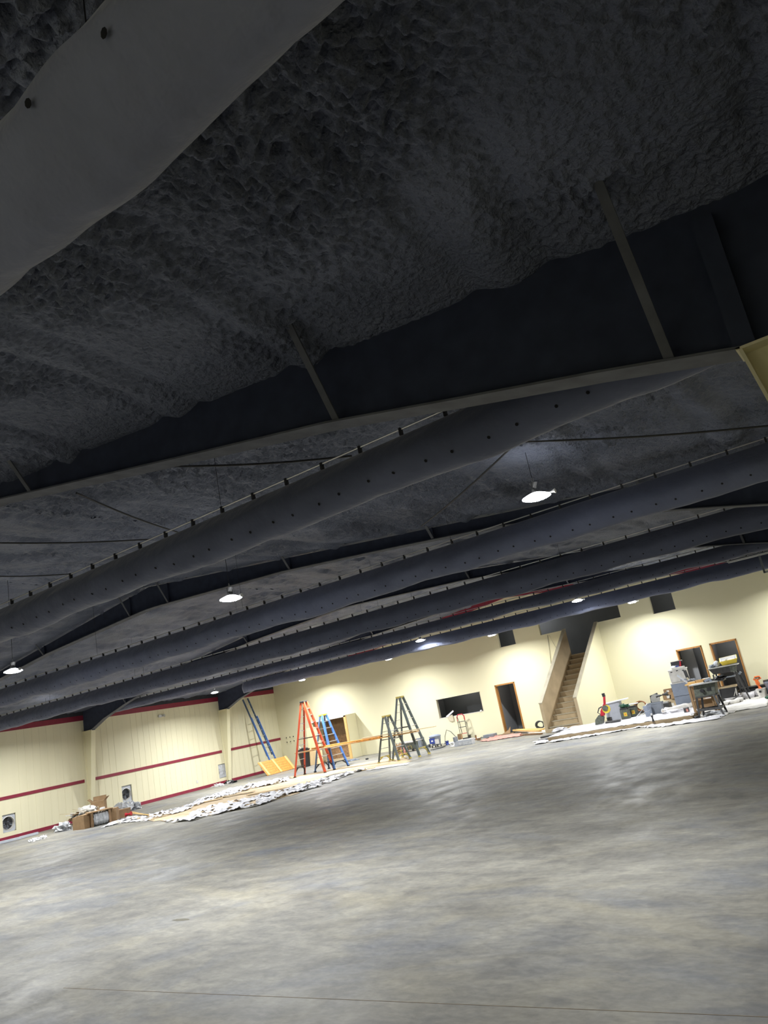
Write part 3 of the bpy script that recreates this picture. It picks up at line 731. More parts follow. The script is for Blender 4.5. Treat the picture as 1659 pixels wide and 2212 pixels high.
# ================================================================== FLOOR COVERINGS
def sheet(name, poly, m, lb, cat, z=.006, amp=.01, step=.12, kind=None, sc=3.0, seed=0, group=None, rag=False):
    xs = [p[0] for p in poly]; ys = [p[1] for p in poly]; mb = MB(); idx = {}
    def inside(x, y):
        c = False; n_ = len(poly)
        for i in range(n_):
            (xa, ya), (xb, yb) = poly[i], poly[i-1]
            if (ya > y) != (yb > y) and x < (xb-xa)*(y-ya)/(yb-ya)+xa: c = not c
        return c
    nx = int((max(xs)-min(xs))/step)+1; ny = int((max(ys)-min(ys))/step)+1
    def vid(i, j):
        if (i, j) not in idx:
            x = min(xs)+i*step; y = min(ys)+j*step
            q = noise.noise(Vector((x*sc, y*sc, seed)))+.5*noise.noise(Vector((x*sc*2.3, y*sc*2.3, seed+5)))
            idx[(i, j)] = len(mb.v); mb.v.append((x+.3*step*noise.noise(Vector((x*7, y*7, 1))), y+.3*step*noise.noise(Vector((x*7, y*7, 9))), z+amp*(abs(q)+.15)))
        return idx[(i, j)]
    for i in range(nx):
        for j in range(ny):
            x = min(xs)+(i+.5)*step; y = min(ys)+(j+.5)*step
            x += .12*noise.noise(Vector((x*3, y*3, seed+2)))*min(1, amp*20); y += .12*noise.noise(Vector((x*3, y*3, seed+7)))*min(1, amp*20)
            if rag and noise.noise(Vector((x*2.7, y*2.7, seed+20))) > .16: continue
            if inside(x, y): mb.face([vid(i, j), vid(i+1, j), vid(i+1, j+1), vid(i, j+1)])
    o = mb.build(name, m, smooth=False)
    mo = o.modifiers.new('thick', 'SOLIDIFY'); mo.thickness = .004
    tag(o, lb, cat, group, kind); return o
def g2(pts): return [tuple(G(*p).xy) for p in pts]
def c2(x, y): return (380+x/4.1475, 1440+y/4.1475)
def c1(x, y): return (x/4.1475, 1440+y/4.1475)
def c3(x, y): return (600+x/4.1475, 1440+y/4.1475)
def c5(x, y): return (1140+x/6.38, 1280+y/6.38)
def c6(x, y): return (1260+x/4.158, 1360+y/4.158)
def c8(x, y): return (1400+x/6.405, 1400+y/6.405)
up = [c1(1350, 1335), c1(1659, 1275), c2(250, 1200), c2(520, 1115), c2(700, 1075), c2(1000, 1015), c2(1180, 985)]
lo_ = [c3(700, 925), c3(500, 965), c3(250, 1050), c2(1100, 1140), c2(800, 1215), c2(500, 1290), c2(250, 1345), c1(1500, 1385), c1(1300, 1380)]
sheet('floor_paper', g2(up+lo_), 'paper', 'long run of brown protection paper on the floor left of the ladders', 'paper', z=.004, amp=.025, step=.15, sc=.8)
sheet('floor_paper', g2([c3(100, 990), c3(330, 955), c3(560, 905), c3(860, 845), c3(1130, 805), c3(1190, 855), c3(1000, 885), c3(790, 925), c3(500, 965), c3(180, 1020)]), 'paper', 'smoother brown protection paper under the feet of the stepladders', 'paper', z=.01, amp=.006, step=.15, sc=.6)
up2 = [c1(1330, 1340), c1(1659, 1262), c2(250, 1185), c2(520, 1095), c2(700, 1058), c2(1000, 1005), c2(1010, 1030), c2(700, 1095), c2(520, 1150), c2(250, 1225), c1(1659, 1300), c1(1400, 1365)]
sheet('plastic_film', g2(up2), 'film', 'crumpled white film along the upper edge of the brown floor paper', 'plastic film', z=.012, amp=.12, step=.08, sc=4.5, seed=3, rag=True)
lo2 = [c1(1430, 1400), c1(1659, 1370), c2(180, 1300), c2(400, 1240), c2(720, 1180), c2(1000, 1100), c2(1300, 1020), c2(1659, 925), c3(700, 915), c3(780, 930), c3(650, 968), c2(1300, 1075), c2(1000, 1155), c2(780, 1240), c2(500, 1300), c2(250, 1355), c1(1659, 1400)]
sheet('plastic_film', g2(lo2), 'film', 'crumpled white film along the near edge of the brown floor paper', 'plastic film', z=.012, amp=.12, step=.08, sc=4.5, seed=9, rag=True)
sheet('plastic_film', g2([c3(790, 915), c3(1000, 885), c3(1180, 862), c3(1160, 880), c3(1000, 903), c3(800, 935)]), 'film', 'narrow flat strip of white film pointing to the grey stepladders', 'plastic film', z=.012, amp=.01, step=.06, seed=4)
for k, (pa_, pb_2, lb) in enumerate(((c2(60, 1265), c2(420, 1190), 'tan board strip lying in the left part of the floor paper'), (c2(330, 1195), c2(700, 1130), 'tan board strip in the middle of the floor paper'),
                       (c2(540, 1215), c2(860, 1150), 'darker board strip near the lower edge of the floor paper'), (c2(640, 1160), c2(1020, 1090), 'longer board strip below the blue stepladder on the floor paper'))):
    A_, B_ = G(*pa_), G(*pb_2); o = MB().bar(A_+Vector((0, 0, .05)), B_+Vector((0, 0, .05)), .22, .02, (0, 0, 1)).build('board_strip', ['ply', 'tan', 'card', 'ply'][k]); tag(o, lb, 'board', 'board strips on the floor paper')
A_, B_ = G(*c3(790, 925)), G(*c3(850, 900)); o = MB().box(A_.x+.15, A_.y, .01, .5, .3, .03, .5).build('board_scrap', 'ply'); tag(o, 'small pale board scrap on the floor left of the grey stepladders', 'board')
# platform at the right
pl_f = [G(*c5(285, 2050)), G(*c6(988, 805))]
pf0 = Vector((pl_f[0].x, pl_f[0].y, 0)); pf1 = Vector((pl_f[1].x, pl_f[1].y, 0)); HP = .115
t = thing('low_platform', 'low platform of stacked boards with brown front edge, right of the stairs', 'platform', pf0)
dv = pf1-pf0; dn = Vector((-dv.y, dv.x, 0)).normalized()*3.05
mb = MB()
for z in (0, .04, .08): mb.prism([Vector((0, 0, z)), dv+Vector((0, 0, z)), dv+dn+Vector((0, 0, z)), dn+Vector((0, 0, z))], (0, 0, .035))
mb.build('stacked_boards', 'edge_board', t)
pol = [pf0+dn*.012, pf1+dn*.012, pf1+dn, pf0+dn]
sheet('plastic_film', [(p_.x, p_.y) for p_ in pol], 'film', 'white film covering the top of the low platform beside the stairs', 'plastic film', z=HP, amp=.035, step=.1, sc=2.5, seed=1)
def flm(pts, lb, amp=.06, seed=0, z=.006, step=.07, m='film', sc=4, rag=False): return sheet('plastic_film', g2(pts), m, lb, 'plastic film', z=z, amp=amp, step=step, seed=seed, sc=sc, rag=rag)
flm([c5(80, 2065), c5(180, 2030), c5(290, 2040), c5(260, 2075), c5(130, 2095)], 'small crumple of film on the floor left of the platform end', .05, 2)
flm([c5(330, 2045), c5(800, 1970), c5(1200, 1900), c5(1330, 1880), c5(1450, 1830), c5(1560, 1860), c5(1740, 1820), c6(760, 850), c6(900, 820), c6(1250, 770), c6(1290, 755), c6(1200, 808), c6(900, 850), c6(700, 878), c6(500, 885), c6(380, 905), c5(1250, 1920), c5(800, 2000), c5(340, 2070)], 'ragged white film spilling onto the floor in front of the low platform', .05, 5)
flm([c6(990, 790), c6(1040, 700), c6(1300, 640), c6(1620, 600), c6(1659, 620), c6(1659, 690), c6(1400, 730), c6(1280, 770)], 'yellowish trodden film on the floor behind and right of the near table saw', .03, 6, m='offwhite')
# floor area between stairs and door: film
flm([c5(0, 1900), c5(230, 1850), c5(250, 1930), c5(20, 1960)], 'dusty film on the floor between the lit door and the stairs', .02, 12)
rs = [(820/5.925+900, 1520+480/5.925), (1000/5.925+900, 1520+425/5.925), (1330/5.925+900, 1520+385/5.925), (1380/5.925+900, 1520+410/5.925), (1100/5.925+900, 1520+455/5.925), (900/5.925+900, 1520+490/5.925)]
def c7(x, y): return (900+x/5.925, 1520+y/5.925)
sheet('rosin_paper', g2(rs), 'rosin', 'pinkish red paper strip on the floor left of the lumber pile', 'paper', z=.008, amp=.06, step=.08, sc=2.5, seed=2)
flm([c7(340, 480), c7(480, 540), c7(680, 500), c7(700, 470), c7(900, 415), c7(1000, 395), c7(640, 440)], 'thin white film along the wall base below the low window', .05, 15)
flm([c1(910, 1448), c1(1040, 1370), c1(1200, 1345), c1(1400, 1350), c1(1300, 1390), c1(1100, 1400)], 'scattered white film in front of the cardboard pile', .05, 17, rag=True)

# ================================================================== RIGHT CLUTTER
def yrot(): return 0
def R2(px, py, z=0): q = G(px, py, z); return Vector((q.x, q.y, z))
# cut-off saw leaning: base block, arm, handle, blade guard
b0 = R2(*c6(160, 845), z=HP+.02)
t = thing('cutoff_saw', 'red upright cut-off saw with yellow blade guard, right of the stairs', 'saw', b0, .0)
MB().prism([(-.18, -.1, 0), (.08, -.1, 0), (.16, -.1, .22), (.02, -.1, .30), (-.14, -.1, .16)], (0, .2, 0)).build('base', 'tool_green', t)
MB().prism([(.06, -.05, .25), (.2, -.05, .25), (.34, -.05, .62), (.28, -.05, .66), (.1, -.05, .42)], (0, .1, 0)).build('body', 'saw_red', t, bevel=.01)
MB().tube([(.08, 0, .3), (-.02, 0, .38), (.06, 0, .52), (.18, 0, .56)], .02, 8).build('handle', 'black', t)
MB().bar((.3, 0, .62), (.36, 0, .9), .05, .07).build('arm', 'saw_red', t)
MB().bar((.35, 0, .88), (.34, 0, 1.0), .07, .09).build('arm_tip', 'black', t)
MB().tube([(.34, -.09, .46), (.34, -.03, .46)], .14, 20).build('blade_guard', 'yellow', t)
MB().tube([(.32, -.12, .5), (.32, -.02, .5)], [.1, .12], 16).build('blade', 'tool_green', t)
MB().box(.5, -.15, 0, .5, .3, .05, .2).build('foot_plate', 'dark', t)
# grey crate with white board on it
b0 = R2(*c6(290, 815), z=HP)
t = thing('drywall_box', 'grey box with a smeared front standing beside the red saw', 'box', b0, .12)
MB().box(0, .2, 0, .56, .4, .62).build('box_body', 'grey_light', t, bevel=.01); MB().box(-.2, .0, 0, .18, .04, .14).build('skirt', 'dark', t)
o = MB().box(b0.x+.1, b0.y+.2, HP+.622, .86, .5, .03, .12, 0, -.06).build('white_board', 'white'); tag(o, 'white board lying on top of the grey box beside the red saw', 'board')
for k, (x, y, lb) in enumerate(((385, 805, 'black and yellow tool case next to the grey box'), (455, 785, 'black and yellow tool case nearer the grey tubs'))):
    b0 = R2(*c6(x, y), z=HP); t = thing('tool_case', lb, 'tool case', b0, .15, 'black and yellow tool cases on the platform')
    MB().box(0, .15, 0, .3, .3, .33).build('case_body', 'tool_green', t, bevel=.02); MB().box(0, .15, .33, .28, .28, .05).build('lid', 'black', t, bevel=.015)
    MB().box(.02, -.006, .1, .11, .012, .13).build('front_badge', 'yellow', t); MB().box(.02, -.014, .14, .04, .008, .05).build('badge_center', 'orange', t)
    MB().tube([(-.08, .15, .38), (-.08, .15, .43), (.08, .15, .43), (.08, .15, .38)], .012, 6).build('handle', 'black', t)
b0 = R2(*c6(400, 745), z=HP+.38); b0.y += .3
o = MB().blob((G(*c6(385, 805), HP).x, G(*c6(385, 805), HP).y+.15, HP+.45), (.17, .13, .06), .5, 3, seed=5, flat=False).build('green_pouch', 'mint'); tag(o, 'dark green pouch lying on the left tool case', 'pouch')
b0 = R2(*c6(440, 745), z=HP+.4)
b0 = G(*c6(455, 785), HP); o = MB().box(b0.x, b0.y+.15, HP+.432, .42, .3, .02, .2).build('paper_sheet', 'white'); tag(o, 'white sheet lying across the tool cases', 'paper')
def tub(x, y, w_, h, m, lb, ang=.1, grp=None, n_=4):
    b0 = R2(*c6(x, y), z=HP); t = thing('plastic_tub', lb, 'tub', b0, ang, grp)
    if n_ == 4:
        a_ = w_/2; i_ = a_*.86
        mb = MB(); b_ = len(mb.v)
        for r_, z in ((i_, 0), (a_, h), (a_*.94, h), (i_*.93, .03)):
            for dx, dy in ((-1, -.75), (1, -.75), (1, .75), (-1, .75)): mb.v.append((dx*r_, dy*r_+.2, z))
        for i in range(3):
            for k in range(4): mb.face([i*4+k, i*4+(k+1) % 4, (i+1)*4+(k+1) % 4, (i+1)*4+k])
        mb.face([0, 1, 2, 3]); mb.face([12, 13, 14, 15]); mb.build('tub_body', m, t)
        MB().box(0, .2-a_*.75, h-.04, w_*1.05, .03, .04).build('rim', m, t); MB().box(0, .2+a_*.75, h-.04, w_*1.05, .03, .04).build('rim', m, t)
    else:
        MB().lathe([(w_*.42, 0), (w_*.5, h), (w_*.53, h), (w_*.53, h-.05), (w_*.5, h-.05)], (0, .2, 0), 18).build('bucket_body', m, t)
        MB().tube([(-w_*.5, .2, h-.03), (-w_*.4, .05, h*.6), (0, -.05, h*.5), (w_*.4, .05, h*.6), (w_*.5, .2, h-.03)], .006, 5).build('wire_handle', 'silver', t)
    return t
tub(585, 785, .27, .36, 'grey_blue', 'blue grey bucket with pale sticks leaning on it, left of the grey tub', n_=0)
tub(663, 765, .46, .40, 'grey', 'large grey plastic tub between the blue grey bucket and the cardboard stack')
tub(625, 765, .22, .38, 'grey', 'narrow grey tub squeezed beside the large grey tub', n_=0)
for k, (xa, ya, xb, yb) in enumerate(((470, 795, 555, 705), (505, 780, 548, 725))):
    A_, B_ = R2(*c6(xa, ya), z=HP+.03), G(*c6(xb, yb), HP+.3); B_ = Vector((B_.x*.985, B_.y*.985, HP+.36)) if 0 else Vector((A_.x+.42, A_.y+.3, HP+.42-.15*k))
    o = MB().tube([A_, B_], .02, 6).build('white_stick', 'white'); tag(o, ['longer', 'shorter'][k]+' white stick leaning on the blue grey bucket', 'stick')
# orange-brown coil
b0 = R2(*c6(525, 730), z=0)
t = thing('cord_coil', 'orange brown coil of cord lying behind the tubs', 'cord', b0)
for k in range(4): MB().tube([(.22*math.cos(a/16*math.pi*2)*(1-.05*k), .05*k+.04*math.sin(a*.7), .26+.2*math.sin(a/16*math.pi*2)*(1-.05*k)) for a in range(17)], .025, 6).build('cord_loop', 'brown', t)
MB().box(0, .1, 0, .3, .2, .1).build('cord_base', 'dark', t)
# mitre saw on crate behind tubs
b0 = P(*c6(690, 700), 29.0); b0.z = 0
t = thing('mitre_saw', 'black mitre saw raised behind the grey tubs, left of the cardboard stack', 'saw', b0, .1)
MB().box(0, .2, 0, .7, .5, .3).build('crate', 'dark', t); MB().box(0, .2, .30, .62, .36, .05).build('saw_table', 'alu', t)
MB().tube([(-.3, .2, .35), (-.28, .2, .62), (.0, .2, .68)], .03, 8).build('arm', 'black', t)
MB().tube([(-.05, .12, .58), (.38, .12, .62)], .09, 14).build('motor', 'dark', t); MB().tube([(-.1, .05, .5), (-.1, .09, .5)], .17, 22).build('blade', 'silver', t)
MB().tube([(.35, .1, .6), (.45, .1, .55), (.42, .1, .42)], .025, 8).build('handle', 'black', t)
MB().bar((-.35, .2, 0), (-.28, .2, .6), .03, .03).build('stand_leg', 'black', t); MB().bar((-.2, .2, 0), (-.3, .2, .55), .03, .03).build('stand_leg', 'black', t)
# cardboard stack
cs = [('topmost small brown box of the stack left of the grey cabinet', 790, 600, .3, .14, .0, 'card_dark'), ('middle brown box of the stack left of the grey cabinet', 800, 640, .42, .25, .0, 'card'), ('lowest pale box of the stack left of the grey cabinet', 815, 700, .42, .36, 0, 'tan')]
b0 = R2(*c6(815, 700), z=0); b0.y -= .4; z = 0
for lb, x, y, w_, h, r_, m in reversed(cs):
    t = thing('cardboard_box', lb, 'box', (b0.x+(-.03 if h < .3 else 0), b0.y+.35, z), .1*len(lb) % .3, 'boxes stacked left of the grey cabinet')
    MB().box(0, 0, 0, w_, w_*.8, h-.003).build('box_body', m, t); MB().box(0, -w_*.4-.002, h*.2, w_*.3, .003, h*.4).build('box_label', 'offwhite', t); z += h
# roll lying in front of the cabinet
A_, B_ = R2(*c6(715, 765), z=HP), R2(*c6(1030, 690), z=HP)
t = thing('film_roll', 'thick roll of whitish film lying in front of the grey cabinet', 'roll', A_)
dd = B_-A_; pts = [dd*k/12+Vector((0, .15, .09+.015*math.sin(k*1.3))) for k in range(13)]
MB().tube(pts, [.08+.03*math.sin(k*.9+1)**2 for k in range(13)], 12).build('roll_body', 'offwhite', t, smooth=True)
MB().tube([pts[0]-dd*.01, pts[0]+dd*.01], .03, 10).build('roll_core', 'card', t)
o = MB().blob((A_.x+.5, A_.y+.02, HP+.03), (.45, .15, .08), .6, 3, seed=9, n=20).build('plastic_film', 'film'); tag(o, 'white film bunched on the left end of the whitish roll', 'plastic film')
# grey cabinet
b0 = R2(*c6(928, 705), z=HP); b0.y += .05
t = thing('storage_cabinet', 'tall light grey two part plastic cabinet in the middle of the tool pile', 'cabinet', b0, .14)
MB().box(0, .25, 0, .64, .5, .42).build('lower_drawer', 'grey_blue', t, bevel=.012); MB().box(0, .24, .43, .64, .5, .43).build('upper_drawer', 'grey_blue', t, bevel=.012)
MB().box(0, .24, .86, .68, .52, .03).build('cabinet_top', 'offwhite', t)
b0c = b0
t = thing('storage_tote', 'white tote with three dark slots standing on the light grey cabinet', 'tote', b0+Vector((-.02, .24, .89)), .14)
MB().box(0, 0, 0, .6, .44, .44).build('tote_body', 'offwhite', t, bevel=.02); MB().box(0, 0, .42, .64, .47, .03).build('tote_rim', 'offwhite', t)
for x in (-.2, 0, .2): MB().box(x, -.222, .36 if x else .385, .07, .006, .03).build('slot', 'black', t)
MB().box(.12, -.223, .04, .2, .006, .04).build('smudge_label', 'grey_blue', t)
t = thing('open_case', 'open black case with red tool inside on top of the white tote', 'case', b0+Vector((.0, .24, 1.345)), .14)
MB().box(.02, .0, 0, .42, .3, .06).build('case_base', 'offwhite', t); MB().box(.0, .12, .03, .42, .05, .24, 0, -.2).build('case_lid', 'black', t, bevel=.02)
MB().box(.0, .14, .255, .42, .04, .02).build('lid_rim', 'offwhite', t)
MB().bar((.1, .03, .05), (.14, .03, .24), .05, .05).build('red_tool', 'saw_red', t); MB().blob((-.12, -.04, .08), (.1, .06, .04), .4, 3, seed=2, flat=False).build('small_parts', 'white', t); MB().box(.0, -.06, .06, .1, .06, .05).build('blue_part', 'tool_blue', t)
# flanking dark boards right of cabinet
o = MB().bar(b0+Vector((.42, .0, .02)), b0+Vector((.16+.1, .05, 1.25)), .05, .1, (1, 0, 0)).build('leaning_board', 'dark'); tag(o, 'dark board leaning on the right side of the grey cabinet', 'board')
A_ = R2(*c8(700, 800), z=HP); o = MB().bar(b0+Vector((.7, -.1, .2)), b0+Vector((.28, .0, 1.0)), .04, .05).build('leaning_stick', 'tan_cap'); tag(o, 'pale stick leaning between the grey cabinet and the near table saw', 'stick')
# near table saw on legs
fa, fb, fc, fd = G(*c8(712, 965)), G(*c8(780, 940)), G(*c8(1040, 930)), G(*c8(1100, 890))
tc = (fa+fb+fc+fd)/4
t = thing('table_saw', 'near table saw on four splayed black legs at the right end of the platform', 'table saw', (tc.x, tc.y, 0), .05)
Wd, Dd = .36, .42
tops = [(-.3, -.17), (-.2, .17), (.18, -.17), (.26, .17)]
ft = [Vector((q_.x-tc.x, q_.y-tc.y, 0)) for q_ in (fa, fb, fc, fd)]
for k in range(4): MB().bar(ft[k]+Vector((0, 0, .01)), (tops[k][0], tops[k][1], .66), .055, .055, (1, 0, 0)).build('leg', 'dark' if k in (0, 2) else 'black', t)
def lp(k, f): return ft[k].lerp(Vector((tops[k][0], tops[k][1], .66)), f)
for a_, b_ in ((0, 2), (1, 3), (0, 1), (2, 3)): MB().bar(lp(a_, .33), lp(b_, .33), .03, .07, (0, 0, 1)).build('leg_brace', 'dark', t)
MB().prism([(-.34, -.22, .6), (.28, -.22, .62), (.34, -.22, .96), (-.3, -.22, .96)], (0, .46, 0)).build('saw_body', 'tool_green', t, bevel=.01)
MB().box(0, 0, .58, .64, .44, .04).build('base_frame', 'dark', t)
MB().box(.02, 0, .965, .86, .6, .035).build('table_top', 'alu', t, bevel=.004)
MB().box(.5, -.02, .97, .22, .55, .03).build('extension_wing', 'dark', t)
MB().tube([(-.08, -.23, .78), (-.08, -.27, .78)], .06, 14).build('hand_wheel', 'black', t); MB().box(.12, -.224, .74, .12, .006, .1).build('switch_plate', 'black', t)
TS = tc
def on_ts(name, mb, m, dx, dy, z, lb, cat):
    o = mb.build(name, m, smooth=False); o.location = (TS.x+dx, TS.y+dy, z); tag(o, lb, cat); return o
on_ts('saw_fence', MB().box(0, 0, 0, .5, .05, .06, .2), 'dark', .22, .1, 1.0, 'dark rip fence lying on the near table saw', 'tool')
on_ts('hose_clump', MB().blob((0, 0, .05), (.16, .12, .08), .5, 3, seed=4), 'black', .5, .0, 1.0, 'black tangle on the right end of the near table saw', 'cord')
on_ts('drill', MB().bar((0, 0, .04), (.18, 0, .08), .05, .06).bar((.14, 0, .06), (.2, 0, -.0), .04, .05), 'grey_blue', .05, -.1, 1.0, 'grey blue power drill on the near table saw', 'tool')
# wooden tray and board table behind
b0 = R2(*c8(640, 760), z=HP); q = P(1513, 1485, TS.y+.85); b0 = Vector((q.x-.1, TS.y+.85, 0))
t = thing('work_table', 'rough wooden work table crowded between the grey cabinet and the near table saw', 'table', b0)
MB().box(.1, 0, .96, .78, .5, .04).build('table_top', 'pine_light', t)
for sx in (-.2, .42):
    for sy in (-.2, .2): MB().box(sx, sy, 0, .07, .07, .96).build('leg', 'card', t)
MB().box(.1, -.2, .5, .62, .03, .3).build('front_board', 'card_dark', t); MB().box(.1, .1, .2, .6, .3, .25).build('stored_box', 'card', t)
for k, (dx, dy, sx, sy, h, m, nm, lb, ct) in enumerate(((-.18, -.1, .24, .2, .05, 'pine_light', 'wood_offcut', 'pale wood offcut on the left of the rough work table', 'offcut'), (.08, -.12, .28, .1, .07, 'plank', 'wood_offcut', 'brown wood offcut in the middle of the rough work table', 'offcut'), (.25, .05, .2, .2, .08, 'white', 'white_pack', 'white pack on the right of the rough work table', 'pack'))):
    o = MB().box(b0.x+.1+dx, b0.y+dy, 1.0, sx, sy, h, .3*k).build(nm, m, bevel=.005); tag(o, lb, ct)
o = MB().bar((b0.x-.25, b0.y, 1.03), (b0.x-.5, b0.y, 1.32), .04, .05).build('grey_tool', 'grey_light'); tag(o, 'pale grey pry bar sticking up from the rough work table', 'tool')
o = MB().blob((b0.x-.1, b0.y+.1, 1.06), (.16, .1, .07), .4, 3, seed=6, flat=False).build('hand_sander', 'grey'); tag(o, 'rounded grey hand sander on the rough work table', 'tool')
# second table saw / bench further right
q = G(*c8(1270, 680), HP)
b0 = Vector((q.x-.25, q.y+.15, 0)); B2 = b0
t = thing('table_saw', 'far black table saw with hanging hopper in front of the right doorway', 'table saw', b0, .1)
MB().prism([(-.38, -.25, 1.02), (.33, -.25, 1.02), (.42, -.25, 1.22), (-.5, -.25, 1.22)], (0, .5, 0)).build('saw_body', 'dark', t)
MB().box(-.02, 0, 1.22, 1.02, .62, .03).build('table_top', 'alu', t)
MB().box(.3, -.27, 1.0, .2, .04, .2).build('side_panel', 'tool_green', t)
MB().box(-.1, -.1, .84, .75, .5, .04).build('shelf', 'grey', t); MB().box(-.1, -.1, .5, .68, .4, .06).build('lower_shelf', 'tan', t)
MB().box(-.05, -.1, .16, .5, .4, .34).build('dust_box', 'black', t); MB().box(-.35, -.15, .5, .14, .3, .33).build('side_box', 'card_dark', t)
for sx, sy, tx in ((-.45, -.28, -.4), (.55, -.28, .33), (-.4, .25, -.35), (.6, .25, .38)): MB().bar((sx, sy, .01), (tx, sy*.8, 1.02), .05, .05, (1, 0, 0)).build('leg', 'black' if sy > 0 else 'dark', t)
MB().bar((.45, -.3, .95), (.5, -.3, .9), .2, .1).build('crank', 'grey', t)
MB().tube([(.08, -.32, .2), (.14, -.34, .3), (.2, -.34, .45), (.18, -.34, .2)], .015, 6).build('hose_hook', 'offwhite', t)
tt = thing('yellow_tray', 'yellow tray with white inside tilted on the far table saw', 'tray', b0+Vector((.22, 0, 1.26)), .15)
mb = MB()
for r_, z, k in ((.8, 0, 0), (1, .16, 0), (.93, .16, 0), (.75, .03, 0)):
    for dx, dy in ((-1, -1), (1, -1), (1, 1), (-1, 1)): mb.v.append((dx*.3*r_, dy*.22*r_, z))
for i in range(3):
    for k in range(4): mb.face([i*4+k, i*4+(k+1) % 4, (i+1)*4+(k+1) % 4, (i+1)*4+k])
mb.face([0, 1, 2, 3]); mb.cur = 1; mb.face([12, 13, 14, 15]); mb.mi[4:12] = [0]*4+[1]*4 if len(mb.mi) > 12 else mb.mi[4:12]
o = mb.build('tray_body', ['yellow', 'white'], tt); o.rotation_euler = (.3, -.05, 0); tt.location.z += .07
MB().blob((0, 0, .08), (.2, .14, .06), .6, 3, seed=11, flat=False).build('tray_contents', 'offwhite', tt)
o = MB().blob((b0.x-.22, b0.y, 1.36), (.11, .11, .11), .05, 2, seed=2, flat=False, n=18, m=12).build('round_canister', 'grey_light', smooth=True); tag(o, 'round silver canister beside the yellow tray', 'canister')
o = MB().blob((b0.x-.38, b0.y, 1.30), (.12, .1, .06), .5, 3, seed=12, flat=False).build('grey_rag', 'grey'); tag(o, 'crumpled grey rag left of the round silver canister', 'cloth')
# things under and beside
for k, (x, y, sx, sy, h, m, nm, lb, ct) in enumerate((
    (1000, 725, .5, .3, .42, 'grey', 'grey_machine', 'small grey machine standing between the two table saws', 'machine'),
    (1180, 700, .34, .3, .2, 'card', 'open_carton', 'small brown carton on the floor below the far table saw', 'box'),
    (1110, 700, .25, .25, .3, 'dark', 'motor_unit', 'dark motor unit beside the small brown carton', 'machine'),
    (870, 800, .4, .3, .28, 'grey_light', 'white_sack', 'pale sack behind the legs of the near table saw', 'sack'),
    (790, 800, .35, .25, .35, 'card_dark', 'brown_carton', 'crushed brown carton behind the legs of the near table saw', 'box'),
    (1500, 560, .9, .35, .32, 'black', 'black_bench', 'long low black bench against the far wall right of the doors', 'bench'),
    (545, 945, .16, .16, .16, 'dark', 'small_carton', 'small dark printed carton at the right end of the low platform', 'box'))):
    q = G(*c8(x, y)); t = thing(nm, lb, ct, (q.x, q.y+.1, HP if k in (6,) else 0), .1)
    MB().box(0, 0, 0, sx, sy, h).build('body', m, t, bevel=.02)
    if k == 0: MB().tube([(-.15, -.16, .25), (-.15, -.2, .25)], .08, 12).build('dial', 'grey_light', t); MB().tube([(-.2, 0, h), (-.1, 0, h+.08), (.1, 0, h+.08), (.2, 0, h)], .015, 6).build('handle', 'black', t)
    elif k in (1, 4): MB().bar((-sx/2, -sy/2, h), (-sx/2-.08, -sy/2, h+.1), .01, sy, (0, 1, 0)).build('flap', m, t); MB().bar((sx/2, 0, h), (sx/2+.08, 0, h+.08), .01, sy, (0, 1, 0)).build('flap', m, t)
    elif k == 2: MB().tube([(0, -.13, .15), (0, -.2, .15)], .07, 12).build('shaft_cover', 'grey', t)
    elif k == 5: MB().box(0, 0, h, sx+.1, sy+.05, .03).build('bench_top', 'dark', t)
    elif k == 6: MB().box(.03, -.082, .03, .06, .004, .09).build('print_panel', 'rosin', t)
for k, (xa, ya, xb, yb, r_, m, lb) in enumerate(((1010, 745, 1290, 690, .1, 'film', 'nearer roll of white film in front of the far table saw'), (1270, 715, 1580, 665, .11, 'film', 'roll of white film at the right, ending near the white bucket'), (1080, 800, 1330, 740, .08, 'offwhite', 'lower grey white roll lying behind the near table saw'))):
    A_, B_ = G(*c8(xa, ya)), G(*c8(xb, yb)); t = thing('film_roll', lb, 'roll', A_, 0, 'rolls of film at the right'); dd = B_-A_
    MB().tube([dd*j/10+Vector((0, .1*math.sin(j*1.1), r_+.02*math.sin(j))) for j in range(11)], [r_*(.85+.25*math.sin(j*2.1+k)**2) for j in range(11)], 12).build('roll_body', m, t, smooth=True)
    MB().tube([dd*1.0+Vector((-.02, 0, r_)), dd*1.0+Vector((.05, 0, r_))], .04, 10).build('roll_core', 'dark', t)
o = MB().tube([G(*c6(1030, 720))+Vector((0, 0, .02)), G(*c6(1110, 800))+Vector((0, 0, .02))], .012, 6).build('thin_rod', 'grey_light'); tag(o, 'thin pale rod on the floor under the near table saw', 'rod')
q = G(*c8(850, 920)); o = MB().blob((q.x, q.y, .03), (.16, .12, .08), .4, 3, seed=21).build('black_rag', 'black'); tag(o, 'black rag on the film between the legs of the near table saw', 'cloth')
q = G(*c8(900, 930)); o = MB().blob((q.x+.1, q.y-.0, .03), (.3, .15, .1), .4, 3, seed=22).build('clear_bag', 'film_grey'); tag(o, 'clear plastic bag between the legs of the near table saw', 'bag')
q = G(*c8(680, 970)); o = MB().blob((q.x, q.y, .02), (.1, .08, .05), .3, 3, seed=23).build('black_stone', 'black'); tag(o, 'small black lump at the left foot of the near table saw', 'scrap')
# bottle at platform edge
q = R2(*c6(630, 825), z=HP); t = thing('dark_bottle', 'small dark canister with pale cap near the platform edge', 'canister', q)
MB().cyl((0, 0, 0), .045, .19, 14).build('body', 'black', t); MB().cyl((0, 0, .19), .04, .05, 14).build('cap', 'offwhite', t)
